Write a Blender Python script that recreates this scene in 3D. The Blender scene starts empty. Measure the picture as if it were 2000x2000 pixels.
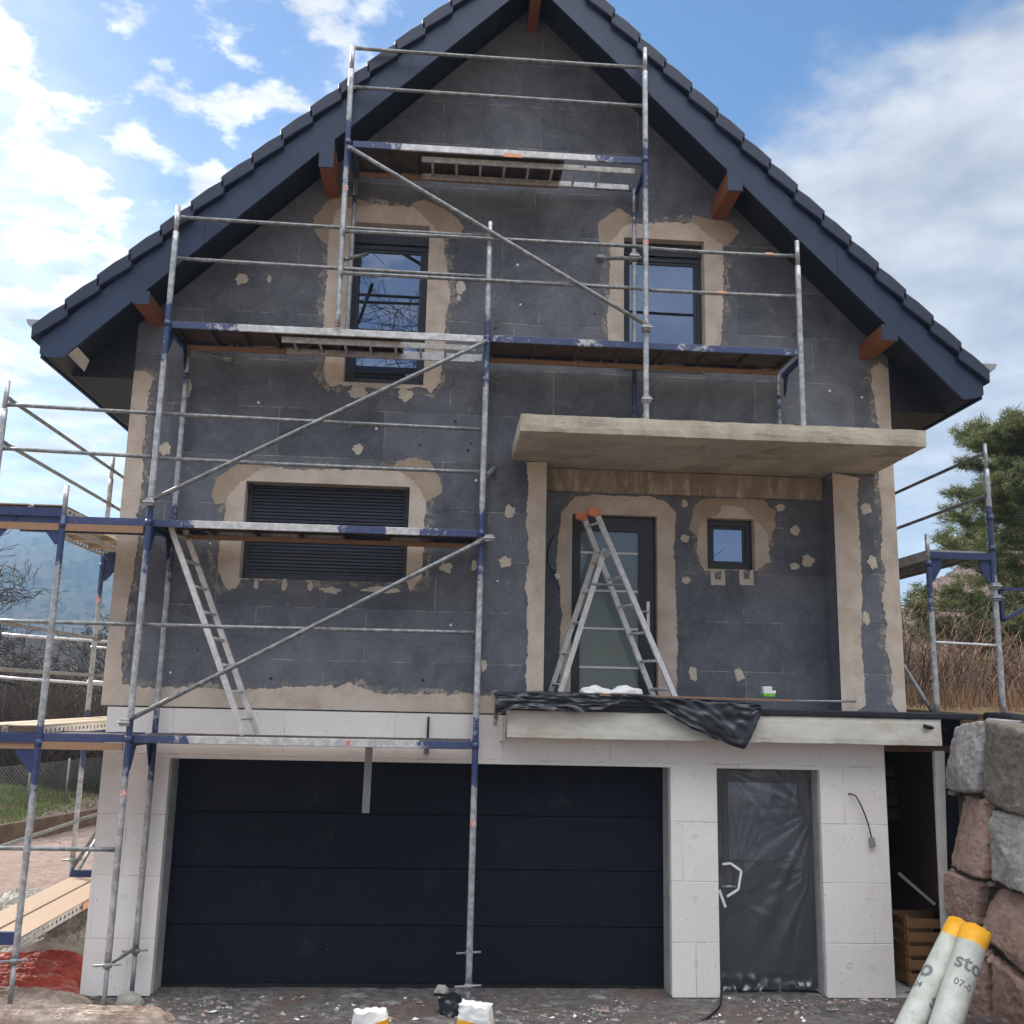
import bpy, bmesh, math, random
import numpy as np
from mathutils import Vector, Matrix, noise
from mathutils.geometry import delaunay_2d_cdt
random.seed(7)
R_ = math.radians
scene = bpy.context.scene
COL = scene.collection

# ------------------------------------------------------------------ camera
CAM = Vector((2.78882, -10.63445, 2.97074))
YAW, PIT, ROL, FPX = R_(3.76268505), R_(10.830074), R_(1.29803933), 1908.145
_F = Vector((math.sin(YAW)*math.cos(PIT), math.cos(YAW)*math.cos(PIT), math.sin(PIT)))
_R = Vector((math.cos(YAW), -math.sin(YAW), 0))
_U = _R.cross(_F)
_R2 = _R*math.cos(ROL) + _U*math.sin(ROL)
_U2 = -_R*math.sin(ROL) + _U*math.cos(ROL)
cam = bpy.data.cameras.new('camera')
co = bpy.data.objects.new('camera', cam); COL.objects.link(co)
cam.sensor_width = 36; cam.lens = 36*FPX/2000
cam.clip_start = .05; cam.clip_end = 5000
m = Matrix((_R2, _U2, -_F)).transposed().to_4x4(); m.translation = CAM
co.matrix_world = m
scene.camera = co

def ray(px, py):
    return _F + _R2*((px-1000)/FPX) - _U2*((py-1000)/FPX)
def at(px, py, Y):                    # survey: pixel of the photo -> point on the vertical plane y = Y
    d = ray(px, py); return CAM + d*((Y-CAM.y)/d.y)
def atz(px, py, z):
    d = ray(px, py); return CAM + d*((z-CAM.z)/d.z)

# ------------------------------------------------------------------ light
SUN_AZ, SUN_EL = R_(-48), R_(33)      # azimuth from +Y (into the picture), negative = left
SKY_STRENGTH = .10
scene.view_settings.view_transform = 'Standard'
scene.view_settings.look = 'None'
scene.view_settings.exposure = 1.25
scene.view_settings.gamma = 1
sun_dir = Vector((math.sin(SUN_AZ)*math.cos(SUN_EL), math.cos(SUN_AZ)*math.cos(SUN_EL), math.sin(SUN_EL)))
sl = bpy.data.lights.new('sun', 'SUN'); sl.energy = 3.0; sl.angle = R_(.8); sl.color = (1, .93, .82)
so = bpy.data.objects.new('sun', sl); COL.objects.link(so)
so.rotation_euler = sun_dir.to_track_quat('Z', 'Y').to_euler()

class NT:
    def __init__(s, tree): s.t = tree; s.n = tree.nodes; s.l = tree.links
    def __call__(s, typ, props=None, **inp):
        nd = s.n.new(typ)
        for k, v in (props or {}).items(): setattr(nd, k, v)
        for k, v in inp.items():
            key = int(k[1:]) if k[0] == 'i' and k[1:].isdigit() else k.replace('_', ' ')
            sk = nd.inputs[key]
            if isinstance(v, bpy.types.NodeSocket): s.l.new(v, sk)
            elif isinstance(v, bpy.types.Node): s.l.new(v.outputs[0], sk)
            else: sk.default_value = v
        return nd
    def m(s, op, a, b=0., c=None, clamp=False):
        d = dict(i0=a, i1=b)
        if c is not None: d['i2'] = c
        return s('ShaderNodeMath', dict(operation=op, use_clamp=clamp), **d).outputs[0]
    def sm(s, v, a, b, lo=0., hi=1.):   # smoothstep
        return s('ShaderNodeMapRange', dict(interpolation_type='SMOOTHSTEP'), Value=v, From_Min=a, From_Max=b, To_Min=lo, To_Max=hi).outputs[0]
    def mix(s, f, a, b):
        nd = s.n.new('ShaderNodeMix'); nd.data_type = 'RGBA'
        for k, v in ((0, f), (6, a), (7, b)):
            if isinstance(v, bpy.types.NodeSocket): s.l.new(v, nd.inputs[k])
            elif isinstance(v, bpy.types.Node): s.l.new(v.outputs[0], nd.inputs[k])
            else: nd.inputs[k].default_value = v if k == 0 else (*v, 1) if len(v) == 3 else v
        return nd.outputs[2]
    def noise(s, vec, scale, detail=4, rough=.6, dist=0.):
        return s('ShaderNodeTexNoise', Vector=vec, Scale=scale, Detail=detail, Roughness=rough, Distortion=dist).outputs[0]

# ---- sky: Nishita plus a layer of broken cloud
w = bpy.data.worlds.new('World'); scene.world = w; w.use_nodes = True
w.node_tree.nodes.clear(); N = NT(w.node_tree)
sky = N('ShaderNodeTexSky', dict(sky_type='NISHITA', sun_disc=False, sun_elevation=SUN_EL, sun_rotation=SUN_AZ,
        altitude=300, air_density=1.0, dust_density=.6, ozone_density=2.0))
tc = N('ShaderNodeTexCoord')
sep = N('ShaderNodeSeparateXYZ', Vector=tc.outputs['Generated'])
X, Y, Z = sep.outputs
zz = N.m('ADD', N.m('MAXIMUM', Z, 0.0), .16)
pl = N('ShaderNodeCombineXYZ', X=N.m('DIVIDE', X, zz), Y=N.m('DIVIDE', Y, zz), Z=0.).outputs[0]
az = N.m('ARCTAN2', X, Y)                                  # 0 = into the picture, + right
n1 = N.noise(pl, 1.5, 8, .55, .1)
n2 = N.noise(pl, 5.0, 7, .62, .4)
n3 = N.noise(pl, .8, 5, .5, .1)
# left: fields of small bright puffs; right: one soft bank below about 30 degrees; an unseen bright bank added overhead behind the viewer to light the facade
left = N.sm(az, .10, -.20)
right = N.sm(az, .10, .30)
upl = N.sm(N.m('ADD', Z, N.m('MULTIPLY', az, .62)), .40, .06)
upr = N.sm(N.m('SUBTRACT', Z, N.m('MULTIPLY', az, .34)), .50, .26)
n4 = N.noise(pl, 4.4, 10, .57, .12)
n5 = N.noise(pl, 12., 8, .60, .2)
n6 = N.noise(pl, 9.5, 9, .57, .1)
dl = N.m('ADD', N.m('MULTIPLY', n6, .80), N.m('ADD', N.m('MULTIPLY', n4, .12), N.m('MULTIPLY', n1, .08)))
clp = N.sm(N.m('ADD', dl, N.m('MULTIPLY', upl, .065)), .485, .60)
veil = N.m('MULTIPLY', N.sm(N.m('ADD', n1, N.m('MULTIPLY', upl, .36)), .42, .85), .52)
cl = N.m('MULTIPLY', N.m('MAXIMUM', clp, veil), left)
dr = N.m('ADD', N.m('MULTIPLY', n1, .40), N.m('ADD', N.m('MULTIPLY', n4, .35), N.m('MULTIPLY', n6, .25)))
cr = N.m('MULTIPLY', N.sm(N.m('ADD', dr, N.m('MULTIPLY', upr, .34)), .54, .72), N.m('ADD', .70, N.m('MULTIPLY', n4, .45)), None, True)
cr = N.m('MULTIPLY', cr, right)
wisp = N.m('MULTIPLY', N.m('MULTIPLY', N.sm(n2, .55, .70), N.sm(n1, .45, .6)), .55)
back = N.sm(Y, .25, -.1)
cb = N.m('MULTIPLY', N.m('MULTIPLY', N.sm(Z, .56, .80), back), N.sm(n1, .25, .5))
low = N.sm(Z, .16, .0)
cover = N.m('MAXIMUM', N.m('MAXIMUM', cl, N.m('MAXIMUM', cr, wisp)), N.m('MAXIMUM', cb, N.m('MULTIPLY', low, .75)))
sd = N('ShaderNodeVectorMath', dict(operation='DOT_PRODUCT'), i0=tc.outputs['Generated'], i1=sun_dir).outputs['Value']
glow = N.m('POWER', N.m('MAXIMUM', sd, 0.), 6.)
shade = N.m('ADD', -.15, N.m('MULTIPLY', N.m('ADD', N.m('MULTIPLY', n5, .45), N.m('MULTIPLY', n4, .55)), 2.1))
shade = N.m('ADD', N.m('MULTIPLY', shade, N.m('SUBTRACT', 1., N.m('MULTIPLY', right, .75))), N.m('ADD', N.m('MULTIPLY', right, .14), N.m('MULTIPLY', right, N.m('MULTIPLY', n4, .95))))
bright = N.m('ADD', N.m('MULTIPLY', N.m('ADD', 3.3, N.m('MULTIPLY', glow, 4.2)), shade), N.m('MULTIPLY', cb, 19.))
ccol = N('ShaderNodeVectorMath', dict(operation='SCALE'), i0=(.99, 1., 1.04), Scale=bright).outputs[0]
hs = N('ShaderNodeHueSaturation', Color=sky.outputs[0], Saturation=1.22, Value=.70)
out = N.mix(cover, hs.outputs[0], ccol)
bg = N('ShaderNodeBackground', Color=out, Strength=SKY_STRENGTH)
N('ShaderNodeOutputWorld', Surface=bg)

# ------------------------------------------------------------------ materials
def new_mat(name):
    mt = bpy.data.materials.new(name); mt.use_nodes = True; mt.node_tree.nodes.clear()
    return mt, NT(mt.node_tree)
def finish(N, col, rough=.7, metal=0., spec=.5, bump=None, bstr=.3, bdist=.01, **kw):
    b = N('ShaderNodeBsdfPrincipled')
    def put(k, v):
        s = b.inputs[k]
        if isinstance(v, bpy.types.NodeSocket): N.l.new(v, s)
        else: s.default_value = (*v, 1) if (isinstance(v, tuple) and len(v) == 3 and s.type == 'RGBA') else v
    put('Base Color', col); put('Roughness', rough); put('Metallic', metal); put('Specular IOR Level', spec)
    for k, v in kw.items(): put(k.replace('_', ' '), v)
    if bump is not None:
        bp = N('ShaderNodeBump', Strength=bstr, Distance=bdist, Height=bump)
        N.l.new(bp.outputs[0], b.inputs['Normal'])
    N('ShaderNodeOutputMaterial', Surface=b)
def obj_co(N): return N('ShaderNodeTexCoord').outputs['Object']
def simple(name, c1, c2, scale=6, rough=.75, metal=0., spec=.4, bscale=60, bstr=.25, bdist=.004, c3=None, s3=1.2, stretch=None):
    mt, N = new_mat(name); v = obj_co(N)
    if stretch: v = N('ShaderNodeMapping', Vector=v, Scale=stretch).outputs[0]
    f = N.sm(N.noise(v, scale, 6, .65), .35, .65)
    c = N.mix(f, c1, c2)
    if c3: c = N.mix(N.m('MULTIPLY', N.sm(N.noise(v, s3, 5, .7), .5, .68), .8), c, c3)
    finish(N, c, rough, metal, spec, N.noise(v, bscale, 4, .6), bstr, bdist)
    return mt

def board_mat(name, bw, bh, c_lo, c_hi, joint_col, jt, jvis, speck, rough=.85, z0=0.):
    mt, N = new_mat(name); v = obj_co(N)
    s = N('ShaderNodeSeparateXYZ', Vector=v)
    wob = N.m('MULTIPLY', N.m('SUBTRACT', N.noise(v, 2.2, 2), .5), .012)
    zc = N.m('DIVIDE', N.m('ADD', N.m('SUBTRACT', s.outputs[2], z0), wob), bh)
    row = N.m('FLOOR', zc)
    off = N('ShaderNodeTexWhiteNoise', dict(noise_dimensions='1D'), W=row).outputs[0]
    xc = N.m('ADD', N.m('DIVIDE', N.m('ADD', s.outputs[0], wob), bw), N.m('ADD', N.m('MULTIPLY', row, .5), N.m('MULTIPLY', off, .37)))
    colm = N.m('FLOOR', xc)
    fx = N.m('FRACT', xc); fz = N.m('FRACT', zc)
    dx = N.m('MULTIPLY', N.m('MINIMUM', fx, N.m('SUBTRACT', 1., fx)), bw)
    dz = N.m('MULTIPLY', N.m('MINIMUM', fz, N.m('SUBTRACT', 1., fz)), bh)
    d = N.m('MINIMUM', dx, dz)
    tone = N('ShaderNodeTexWhiteNoise', dict(noise_dimensions='2D'), Vector=N('ShaderNodeCombineXYZ', X=row, Y=colm).outputs[0]).outputs[0]
    bl = N.noise(v, 2.1, 9, .76, .5); fine = N.noise(v, 38, 6, .8)
    t = N.m('ADD', N.m('MULTIPLY', tone, .30), N.m('ADD', N.m('MULTIPLY', N.m('SUBTRACT', bl, .34), 1.7), N.m('MULTIPLY', N.m('SUBTRACT', fine, .5), .9)), clamp=True)
    c = N.mix(t, c_lo, c_hi)
    # pale dusty smears and glue dabs, dark pin holes
    sm_ = N.m('MULTIPLY', N.m('MULTIPLY', N.sm(N.noise(v, 3.4, 9, .78, .6), .56, .72), N.sm(N.noise(v, 17., 4, .7), .40, .65)), speck)
    c = N.mix(sm_, c, tuple(min(1, a*1.0) for a in joint_col))
    vo = N('ShaderNodeTexVoronoi', Vector=v, Scale=14.0).outputs['Distance']
    pin = N.m('MULTIPLY', N.sm(vo, .12, .07), N.sm(N.noise(v, 5.1, 2), .46, .52))
    c = N.mix(N.m('MULTIPLY', pin, .8), c, tuple(a*.35 for a in c_lo))
    vis = N.m('MULTIPLY', N.m('MULTIPLY', N.sm(N.noise(v, 2.1, 3, .6), .44, .60), N.sm(N.noise(v, 13., 4, .7), .30, .62)), jvis)
    j = N.m('MULTIPLY', N.sm(d, jt*1.25, jt*.55), vis)
    c = N.mix(j, c, joint_col)
    hgt = N.m('SUBTRACT', N.m('ADD', N.m('MULTIPLY', fine, .25), N.m('MULTIPLY', tone, .25)), N.m('MULTIPLY', N.sm(d, jt*1.6, 0.), .8))
    finish(N, c, rough, 0., .25, hgt, .55, .006)
    return mt

M = {}
M['eps_grey'] = board_mat('grey_foam_board', 1.17, .555, (.070, .076, .091), (.222, .233, .260), (.44, .44, .43), .005, .85, .55)
M['eps_white'] = board_mat('white_foam_board', 1.15, .60, (.755, .70, .645), (.85, .81, .765), (.42, .32, .26), .005, .8, .06, z0=-.07)
M['plaster'] = simple('beige_render', (.49, .41, .335), (.60, .52, .44), 3.0, .85, bscale=30, bstr=.45, c3=(.42, .335, .26), s3=1.8)
M['plaster_damp'] = simple('damp_brown_render', (.34, .265, .195), (.42, .335, .255), 2.5, .8, bscale=45, bstr=.25)
def smear():
    mt, N = new_mat('thin_render_smear'); v = obj_co(N)
    t = N('ShaderNodeBsdfTransparent'); d = N('ShaderNodeBsdfDiffuse', Color=(.40, .37, .32, 1))
    f = N.m('MULTIPLY', N.sm(N.noise(v, 7, 9, .75, .5), .42, .62), .85)
    N('ShaderNodeOutputMaterial', Surface=N('ShaderNodeMixShader', Fac=f, i1=t, i2=d)); return mt
M['smear'] = smear()
M['dab'] = simple('render_dab', (.50, .45, .36), (.58, .52, .43), 9, .85)
def concrete():
    mt, N = new_mat('raw_concrete'); v = obj_co(N)
    vs = N('ShaderNodeMapping', Vector=v, Scale=(.9, 1., 5.)).outputs[0]
    a = N.sm(N.noise(v, 1.6, 7, .7, .3), .35, .68)
    c = N.mix(a, (.37, .325, .255), (.52, .475, .385))
    c = N.mix(N.m('MULTIPLY', N.sm(N.noise(vs, 2.6, 8, .75, .8), .52, .66), .7), c, (.24, .205, .15))
    c = N.mix(N.m('MULTIPLY', N.sm(N.noise(vs, 6., 6, .7, 1.5), .62, .70), .6), c, (.72, .69, .60))
    finish(N, c, .88, 0., .3, N.noise(v, 30, 6, .65), .4, .006); return mt
M['concrete'] = concrete()
M['concrete_pale'] = simple('pale_concrete_band', (.55, .52, .44), (.66, .63, .56), 2.5, .85, bscale=40, c3=(.47, .42, .32), s3=.9, stretch=(1, 1, 3))
M['concrete_brown'] = simple('stained_concrete_beam', (.23, .185, .14), (.33, .275, .21), 3, .85, bscale=30, c3=(.48, .44, .37), s3=5, stretch=(2.2, 1, .7))
M['grey_reveal'] = simple('grey_cement_reveal', (.33, .32, .31), (.42, .41, .39), 4, .85)
M['anthracite'] = simple('anthracite_metal', (.015, .027, .062), (.022, .037, .078), 2, .40, 0., .5, bscale=3, bstr=.05)
def tile_mat():
    mt, N = new_mat('anthracite_roof_tile'); v = obj_co(N)
    c = N.mix(N.noise(v, 5, 5), (.009, .016, .038), (.022, .033, .064))
    finish(N, c, .5, 0., .5, N.noise(v, 50, 4), .2, .003); return mt
M['tile'] = tile_mat()
def soffit_mat():
    mt, N = new_mat('dark_soffit_board'); v = obj_co(N)
    s = N('ShaderNodeSeparateXYZ', Vector=v)
    f = N.m('FRACT', N.m('DIVIDE', s.outputs[0], .11))
    g = N.sm(N.m('MINIMUM', f, N.m('SUBTRACT', 1., f)), .0, .06)
    c = N.mix(g, (.004, .005, .008), (.017, .020, .029))
    finish(N, c, .5, 0., .4, g, .6, .006); return mt
M['soffit'] = soffit_mat()
def wood(name, c1, c2, rough=.55):
    mt, N = new_mat(name); v = obj_co(N)
    vs = N('ShaderNodeMapping', Vector=v, Scale=(9, .8, 9)).outputs[0]
    c = N.mix(N.noise(vs, 2.5, 6, .7, 1.2), c1, c2)
    finish(N, c, rough, 0., .4, N.noise(vs, 6, 4), .2, .003); return mt
M['stained_wood'] = wood('orange_stained_timber', (.17, .056, .020), (.26, .090, .032))
M['plank'] = wood('site_plank', (.22, .13, .075), (.34, .21, .12), .8)
M['plank_pale'] = wood('pale_site_plank', (.33, .235, .165), (.44, .33, .24), .8)
M['plywood'] = wood('brown_plywood', (.10, .055, .03), (.17, .09, .05), .7)
def garage_mat():
    mt, N = new_mat('garage_panel'); v = obj_co(N)
    vs = N('ShaderNodeMapping', Vector=v, Scale=(60, 1, 1.2)).outputs[0]
    c = N.mix(N.noise(v, 1.2, 4), (.0075, .009, .015), (.012, .014, .021))
    c = N.mix(N.m('MULTIPLY', N.sm(N.noise(v, 2.3, 9, .8, .3), .54, .72), .10), c, (.20, .20, .20))
    c = N.mix(N.m('MULTIPLY', N.sm(N.noise(v, 26, 3, .5), .74, .78), .5), c, (.25, .25, .24))
    finish(N, c, .6, 0., .16, N.noise(vs, 4, 3), .3, .003); return mt
M['garage'] = garage_mat()
M['frame'] = simple('anthracite_window_frame', (.022, .026, .033), (.028, .032, .04), 3, .4, 0., .5, bstr=.05)
M['shutter'] = simple('anthracite_shutter', (.024, .029, .044), (.034, .040, .058), 2, .42, 0., .5, bstr=.05)
def glass(name, tint, refl=.34, rough=.012):
    mt, N = new_mat(name); v = obj_co(N)
    d = N('ShaderNodeBsdfDiffuse', Color=(*tint, 1))
    g = N('ShaderNodeBsdfGlossy', Color=(.62, .74, 1., 1), Roughness=rough)
    bp = N('ShaderNodeBump', Strength=.02, Distance=.01, Height=N.noise(v, 1.4, 1))
    N.l.new(bp.outputs[0], g.inputs['Normal'])
    mx = N('ShaderNodeMixShader', Fac=refl, i1=d, i2=g)
    N('ShaderNodeOutputMaterial', Surface=mx); return mt
M['glass'] = glass('window_glass', (.012, .015, .022))
M['frosted'] = glass('frosted_door_glass', (.15, .20, .19), .10, .14)
def paint_steel(name, base1, base2, blue, metal, rough):
    mt, N = new_mat(name); v = obj_co(N)
    at_ = N('ShaderNodeAttribute', dict(attribute_name='paint')).outputs['Fac']
    n = N.noise(v, 14, 6, .7, .5); big = N.noise(v, 3, 4, .6)
    c = N.mix(N.sm(n, .35, .7), base1, base2)
    dirt = N.sm(N.noise(v, 9, 7, .75, .3), .60, .70)
    c = N.mix(N.m('MULTIPLY', dirt, .55), c, (.55, .52, .45))
    rust = N.m('MULTIPLY', N.sm(N.noise(v, 5, 6, .7), .66, .74), .5)
    c = N.mix(rust, c, (.24, .15, .10))
    p = N.sm(N.m('ADD', at_, N.m('MULTIPLY', N.m('SUBTRACT', N.m('ADD', N.m('MULTIPLY', n, 1.6), N.m('MULTIPLY', big, 1.4)), 1.5), 1.25)), .40, .66)
    c = N.mix(N.m('MULTIPLY', p, .93), c, N.mix(n, tuple(a*.55 for a in blue), tuple(a*1.15 for a in blue)))
    inv = N.m('SUBTRACT', 1., N.m('MAXIMUM', p, N.m('MULTIPLY', dirt, .6)))
    finish(N, c, rough, N.m('MULTIPLY', inv, metal), .5, n, .15, .002); return mt
M['tube'] = paint_steel('galvanised_tube', (.13, .14, .14), (.30, .31, .31), (.007, .026, .115), .35, .48)
M['post'] = paint_steel('scaffold_post_steel', (.27, .28, .285), (.56, .57, .58), (.006, .026, .12), .4, .42)
M['alu'] = paint_steel('worn_aluminium', (.42, .42, .41), (.68, .68, .67), (.007, .029, .13), .3, .45)
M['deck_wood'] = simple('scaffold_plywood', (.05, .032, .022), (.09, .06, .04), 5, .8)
M['yellow_ply'] = simple('cream_plywood', (.40, .33, .23), (.50, .42, .31), 5, .75, stretch=(.6, 5, 1))  # even cream tone of the left scaffold decks
M['ladder'] = paint_steel('paint_splashed_aluminium', (.52, .52, .51), (.74, .73, .71), (.35, .34, .32), .25, .45)
M['ring'] = simple('foam_dimple', (.68, .635, .59), (.76, .72, .68), 9, .9)
M['orange'] = simple('orange_plastic', (.62, .17, .07), (.72, .25, .12), 8, .5)
M['red_sticker'] = simple('red_sticker', (.50, .10, .07), (.72, .58, .54), 34, .5)
M['orange_mark'] = simple('orange_marking', (.75, .28, .14), (.7, .35, .22), 20, .6)
M['black_plastic'] = simple('black_polythene', (.010, .012, .016), (.02, .023, .03), 3, .32, 0., .6, bscale=18, bstr=.5, bdist=.01)
M['membrane'] = simple('black_membrane', (.012, .014, .018), (.022, .024, .03), 4, .5, bscale=30)
M['black'] = simple('black_rubber', (.01, .01, .011), (.02, .02, .02), 5, .5)
M['white_bits'] = simple('white_foam', (.78, .77, .74), (.85, .84, .82), 9, .8)
M['green_foam'] = simple('green_sponge', (.16, .45, .07), (.22, .52, .10), 20, .9)
M['cream_board'] = simple('cream_board', (.58, .56, .48), (.68, .66, .58), 4, .8)
M['steel_dark'] = simple('dull_steel', (.22, .23, .235), (.34, .345, .35), 9, .5, .3)
M['handle'] = simple('brushed_steel', (.62, .62, .62), (.7, .7, .7), 6, .3, .8)
M['white_strip'] = simple('white_strip', (.7, .7, .7), (.78, .78, .78), 6, .5)
M['grey_strip'] = simple('dull_zinc_strip', (.26, .27, .27), (.32, .33, .33), 5, .5, .3)

def film_mat():
    mt, N = new_mat('clear_polythene_film'); v = obj_co(N)
    t = N('ShaderNodeBsdfTransparent', Color=(.86, .88, .88, 1))
    d = N('ShaderNodeBsdfDiffuse', Color=(.42, .46, .44, 1))
    g = N('ShaderNodeBsdfGlossy', Color=(.9, .9, .9, 1), Roughness=.24)
    vs = N('ShaderNodeMapping', Vector=v, Rotation=(0, .6, 0), Scale=(1.2, 1, .45)).outputs[0]
    bp = N('ShaderNodeBump', Strength=.25, Distance=.01, Height=N.noise(vs, 7, 4, .55, 1.2))
    N.l.new(bp.outputs[0], g.inputs['Normal']); N.l.new(bp.outputs[0], d.inputs['Normal'])
    m1 = N('ShaderNodeMixShader', Fac=.55, i1=d, i2=g)
    m2 = N('ShaderNodeMixShader', Fac=.15, i1=t, i2=m1)
    N('ShaderNodeOutputMaterial', Surface=m2); return mt
M['film'] = film_mat()
def ground_mat():
    mt, N = new_mat('building_site_earth'); v = obj_co(N)
    s = N('ShaderNodeSeparateXYZ', Vector=v)
    a = N.noise(v, 1.1, 8, .68, .4); b = N.noise(v, 9, 8, .72); c_ = N.noise(v, 55, 5, .7)
    dist = N('ShaderNodeVectorMath', dict(operation='LENGTH'), i0=v).outputs['Value']
    yard = N.mix(N.sm(b, .35, .65), (.235, .165, .14), (.33, .25, .215))
    drive = N.mix(N.sm(b, .38, .62), (.085, .075, .07), (.17, .155, .145))
    drive = N.mix(N.m('MULTIPLY', N.sm(a, .50, .64), .75), drive, (.135, .092, .075))
    drive = N.mix(N.sm(N.noise(v, 2.7, 7, .7, .8), .56, .66), drive, (.30, .285, .265))
    lf = N.sm(s.outputs[0], -.5, -1.2)
    c = N.mix(lf, drive, yard)
    gr = N.mix(b, (.05, .085, .02), (.10, .13, .04))
    gm = N.m('MAXIMUM', N.sm(s.outputs[0], -3.9, -4.6), N.sm(dist, 14, 20))
    gm = N.m('MULTIPLY', gm, N.sm(N.m('ADD', s.outputs[1], N.m('MULTIPLY', s.outputs[0], 0.)), 5.5, 6.8))
    gr2 = N.mix(N.sm(a, .45, .6), gr, (.13, .085, .05))
    c = N.mix(gm, c, gr2)
    rf = N.sm(s.outputs[2], 2.2, 2.7)
    c = N.mix(rf, c, N.mix(b, (.16, .11, .05), (.28, .19, .09)))
    spk = N.sm(c_, .62, .72)
    c = N.mix(N.m('MULTIPLY', spk, .5), c, (.42, .38, .34))
    h = N.m('ADD', N.m('MULTIPLY', b, 1.), N.m('MULTIPLY', c_, .4))
    finish(N, c, .92, 0., .2, h, .8, .03); return mt
M['ground'] = ground_mat()
M['rubble'] = simple('rubble', (.20, .17, .155), (.42, .38, .34), 3, .9, bscale=40)
def stone(name, c1, c2, c3):
    mt, N = new_mat(name); v = obj_co(N)
    c = N.mix(N.sm(N.noise(v, 4, 8, .7, .3), .35, .65), c1, c2)
    c = N.mix(N.m('MULTIPLY', N.sm(N.noise(v, 17, 6, .8), .57, .68), .75), c, c3)
    c = N.mix(N.m('MULTIPLY', N.sm(N.noise(v, 2.2, 5, .7), .58, .7), .5), c, tuple(a*.45 for a in c1))
    h = N.m('ADD', N.noise(v, 9, 8, .72), N.m('MULTIPLY', N.noise(v, 45, 4, .7), .4))
    finish(N, c, .9, 0., .25, h, .8, .03); return mt
M['stone_red'] = stone('red_sandstone', (.33, .21, .16), (.46, .315, .25), (.56, .44, .37))
M['stone_grey'] = stone('grey_granite', (.29, .275, .255), (.47, .45, .425), (.58, .56, .54))
M['stone_dark'] = stone('brown_granite', (.15, .13, .10), (.25, .22, .18), (.48, .44, .38))
M['gap'] = simple('earth_in_gaps', (.055, .042, .033), (.11, .085, .065), 12, .95, bscale=40, bstr=.8, bdist=.02)
M['bark'] = simple('dark_bark', (.030, .025, .022), (.065, .054, .046), 8, .9)
M['pine_bark'] = simple('pine_bark', (.10, .055, .035), (.18, .10, .065), 6, .9)
def leaf(name, c1, c2, trans=.3):
    mt, N = new_mat(name)
    oi = N('ShaderNodeAttribute', dict(attribute_name='tint')).outputs['Fac']
    c = N.mix(oi, c1, c2)
    d = N('ShaderNodeBsdfPrincipled', Base_Color=c, Roughness=.6)
    t = N('ShaderNodeBsdfTranslucent', Color=c)
    mx = N('ShaderNodeMixShader', Fac=trans, i1=d, i2=t)
    N('ShaderNodeOutputMaterial', Surface=mx); return mt
M['needle'] = leaf('pine_needles', (.06, .082, .028), (.20, .22, .075))
M['reed'] = leaf('dry_reed', (.17, .10, .05), (.48, .30, .16))
M['grass'] = leaf('grass_blades', (.07, .12, .025), (.17, .22, .05))
M['twig'] = leaf('brown_twigs', (.035, .026, .020), (.13, .088, .06), .0)
def hill_mat():
    mt, N = new_mat('forested_hill'); v = obj_co(N)
    a = N.noise(v, .02, 8, .7); b = N.noise(v, .12, 6, .75)
    c = N.mix(N.sm(a, .4, .6), (.030, .040, .024), (.085, .065, .045))
    c = N.mix(N.sm(b, .5, .62), c, (.018, .030, .016))
    finish(N, c, .95, 0., .1, b, 1., 6.); return mt
M['hill'] = hill_mat()
def near_hill():
    mt, N = new_mat('brown_winter_wood'); v = obj_co(N)
    a = N.noise(v, .12, 8, .72); b = N.noise(v, .6, 6, .75)
    c = N.mix(N.sm(b, .35, .65), (.16, .10, .075), (.30, .20, .155))
    c = N.mix(N.sm(a, .54, .60), c, (.045, .065, .03))
    finish(N, c, .95, 0., .1, b, 1., 2.); return mt
M['near_hill'] = near_hill()
M['red_tarp'] = simple('red_tarpaulin', (.26, .030, .016), (.40, .065, .035), 4, .6, bscale=22, bstr=.8, bdist=.02, c3=(.46, .26, .20), s3=3.2, stretch=(.8, 3, 1))
M['cream_sheet'] = simple('dusty_sheet', (.22, .165, .13), (.40, .32, .25), 7, .75, bscale=22, bstr=.8, bdist=.02, c3=(.24, .15, .11), s3=3)
M['grey_sheet'] = simple('dusty_grey_sheet', (.28, .26, .22), (.42, .40, .35), 5, .75, bscale=16, bstr=.7, bdist=.02)
M['yellow_bag'] = simple('yellow_paper_bag', (.72, .34, .02), (.80, .42, .04), 6, .6, bscale=20, bstr=.4)
M['white_bag'] = simple('white_paper_bag', (.70, .68, .63), (.82, .80, .76), 7, .6, bscale=16, bstr=.5, bdist=.01)
M['roll_white'] = simple('white_mesh_roll', (.46, .465, .40), (.58, .585, .52), 4, .6, bscale=26, bstr=.5, bdist=.006, c3=(.33, .345, .31), s3=5)
M['roll_orange'] = simple('orange_roll_end', (.80, .36, .015), (.86, .44, .03), 5, .6)
M['ink'] = simple('grey_print', (.16, .17, .17), (.2, .21, .21), 5, .7)
M['crate'] = wood('orange_crate_wood', (.19, .095, .035), (.28, .15, .06), .8)
M['house_wall_far'] = simple('pale_rough_wall', (.15, .148, .14), (.20, .195, .19), 2, .9, spec=.02)
M['far_roof'] = simple('grey_tiled_roof', (.035, .036, .037), (.075, .073, .07), 3, .9, spec=.02, stretch=(1, 1, 6))
M['van_white'] = simple('white_van_paint', (.62, .64, .66), (.66, .68, .7), 2, .3, bstr=.02)
M['kerb'] = simple('brown_kerb_board', (.11, .075, .05), (.17, .12, .085), 4, .9)
M['wire'] = simple('fence_wire', (.16, .18, .16), (.22, .24, .22), 4, .5, .4)

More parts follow.
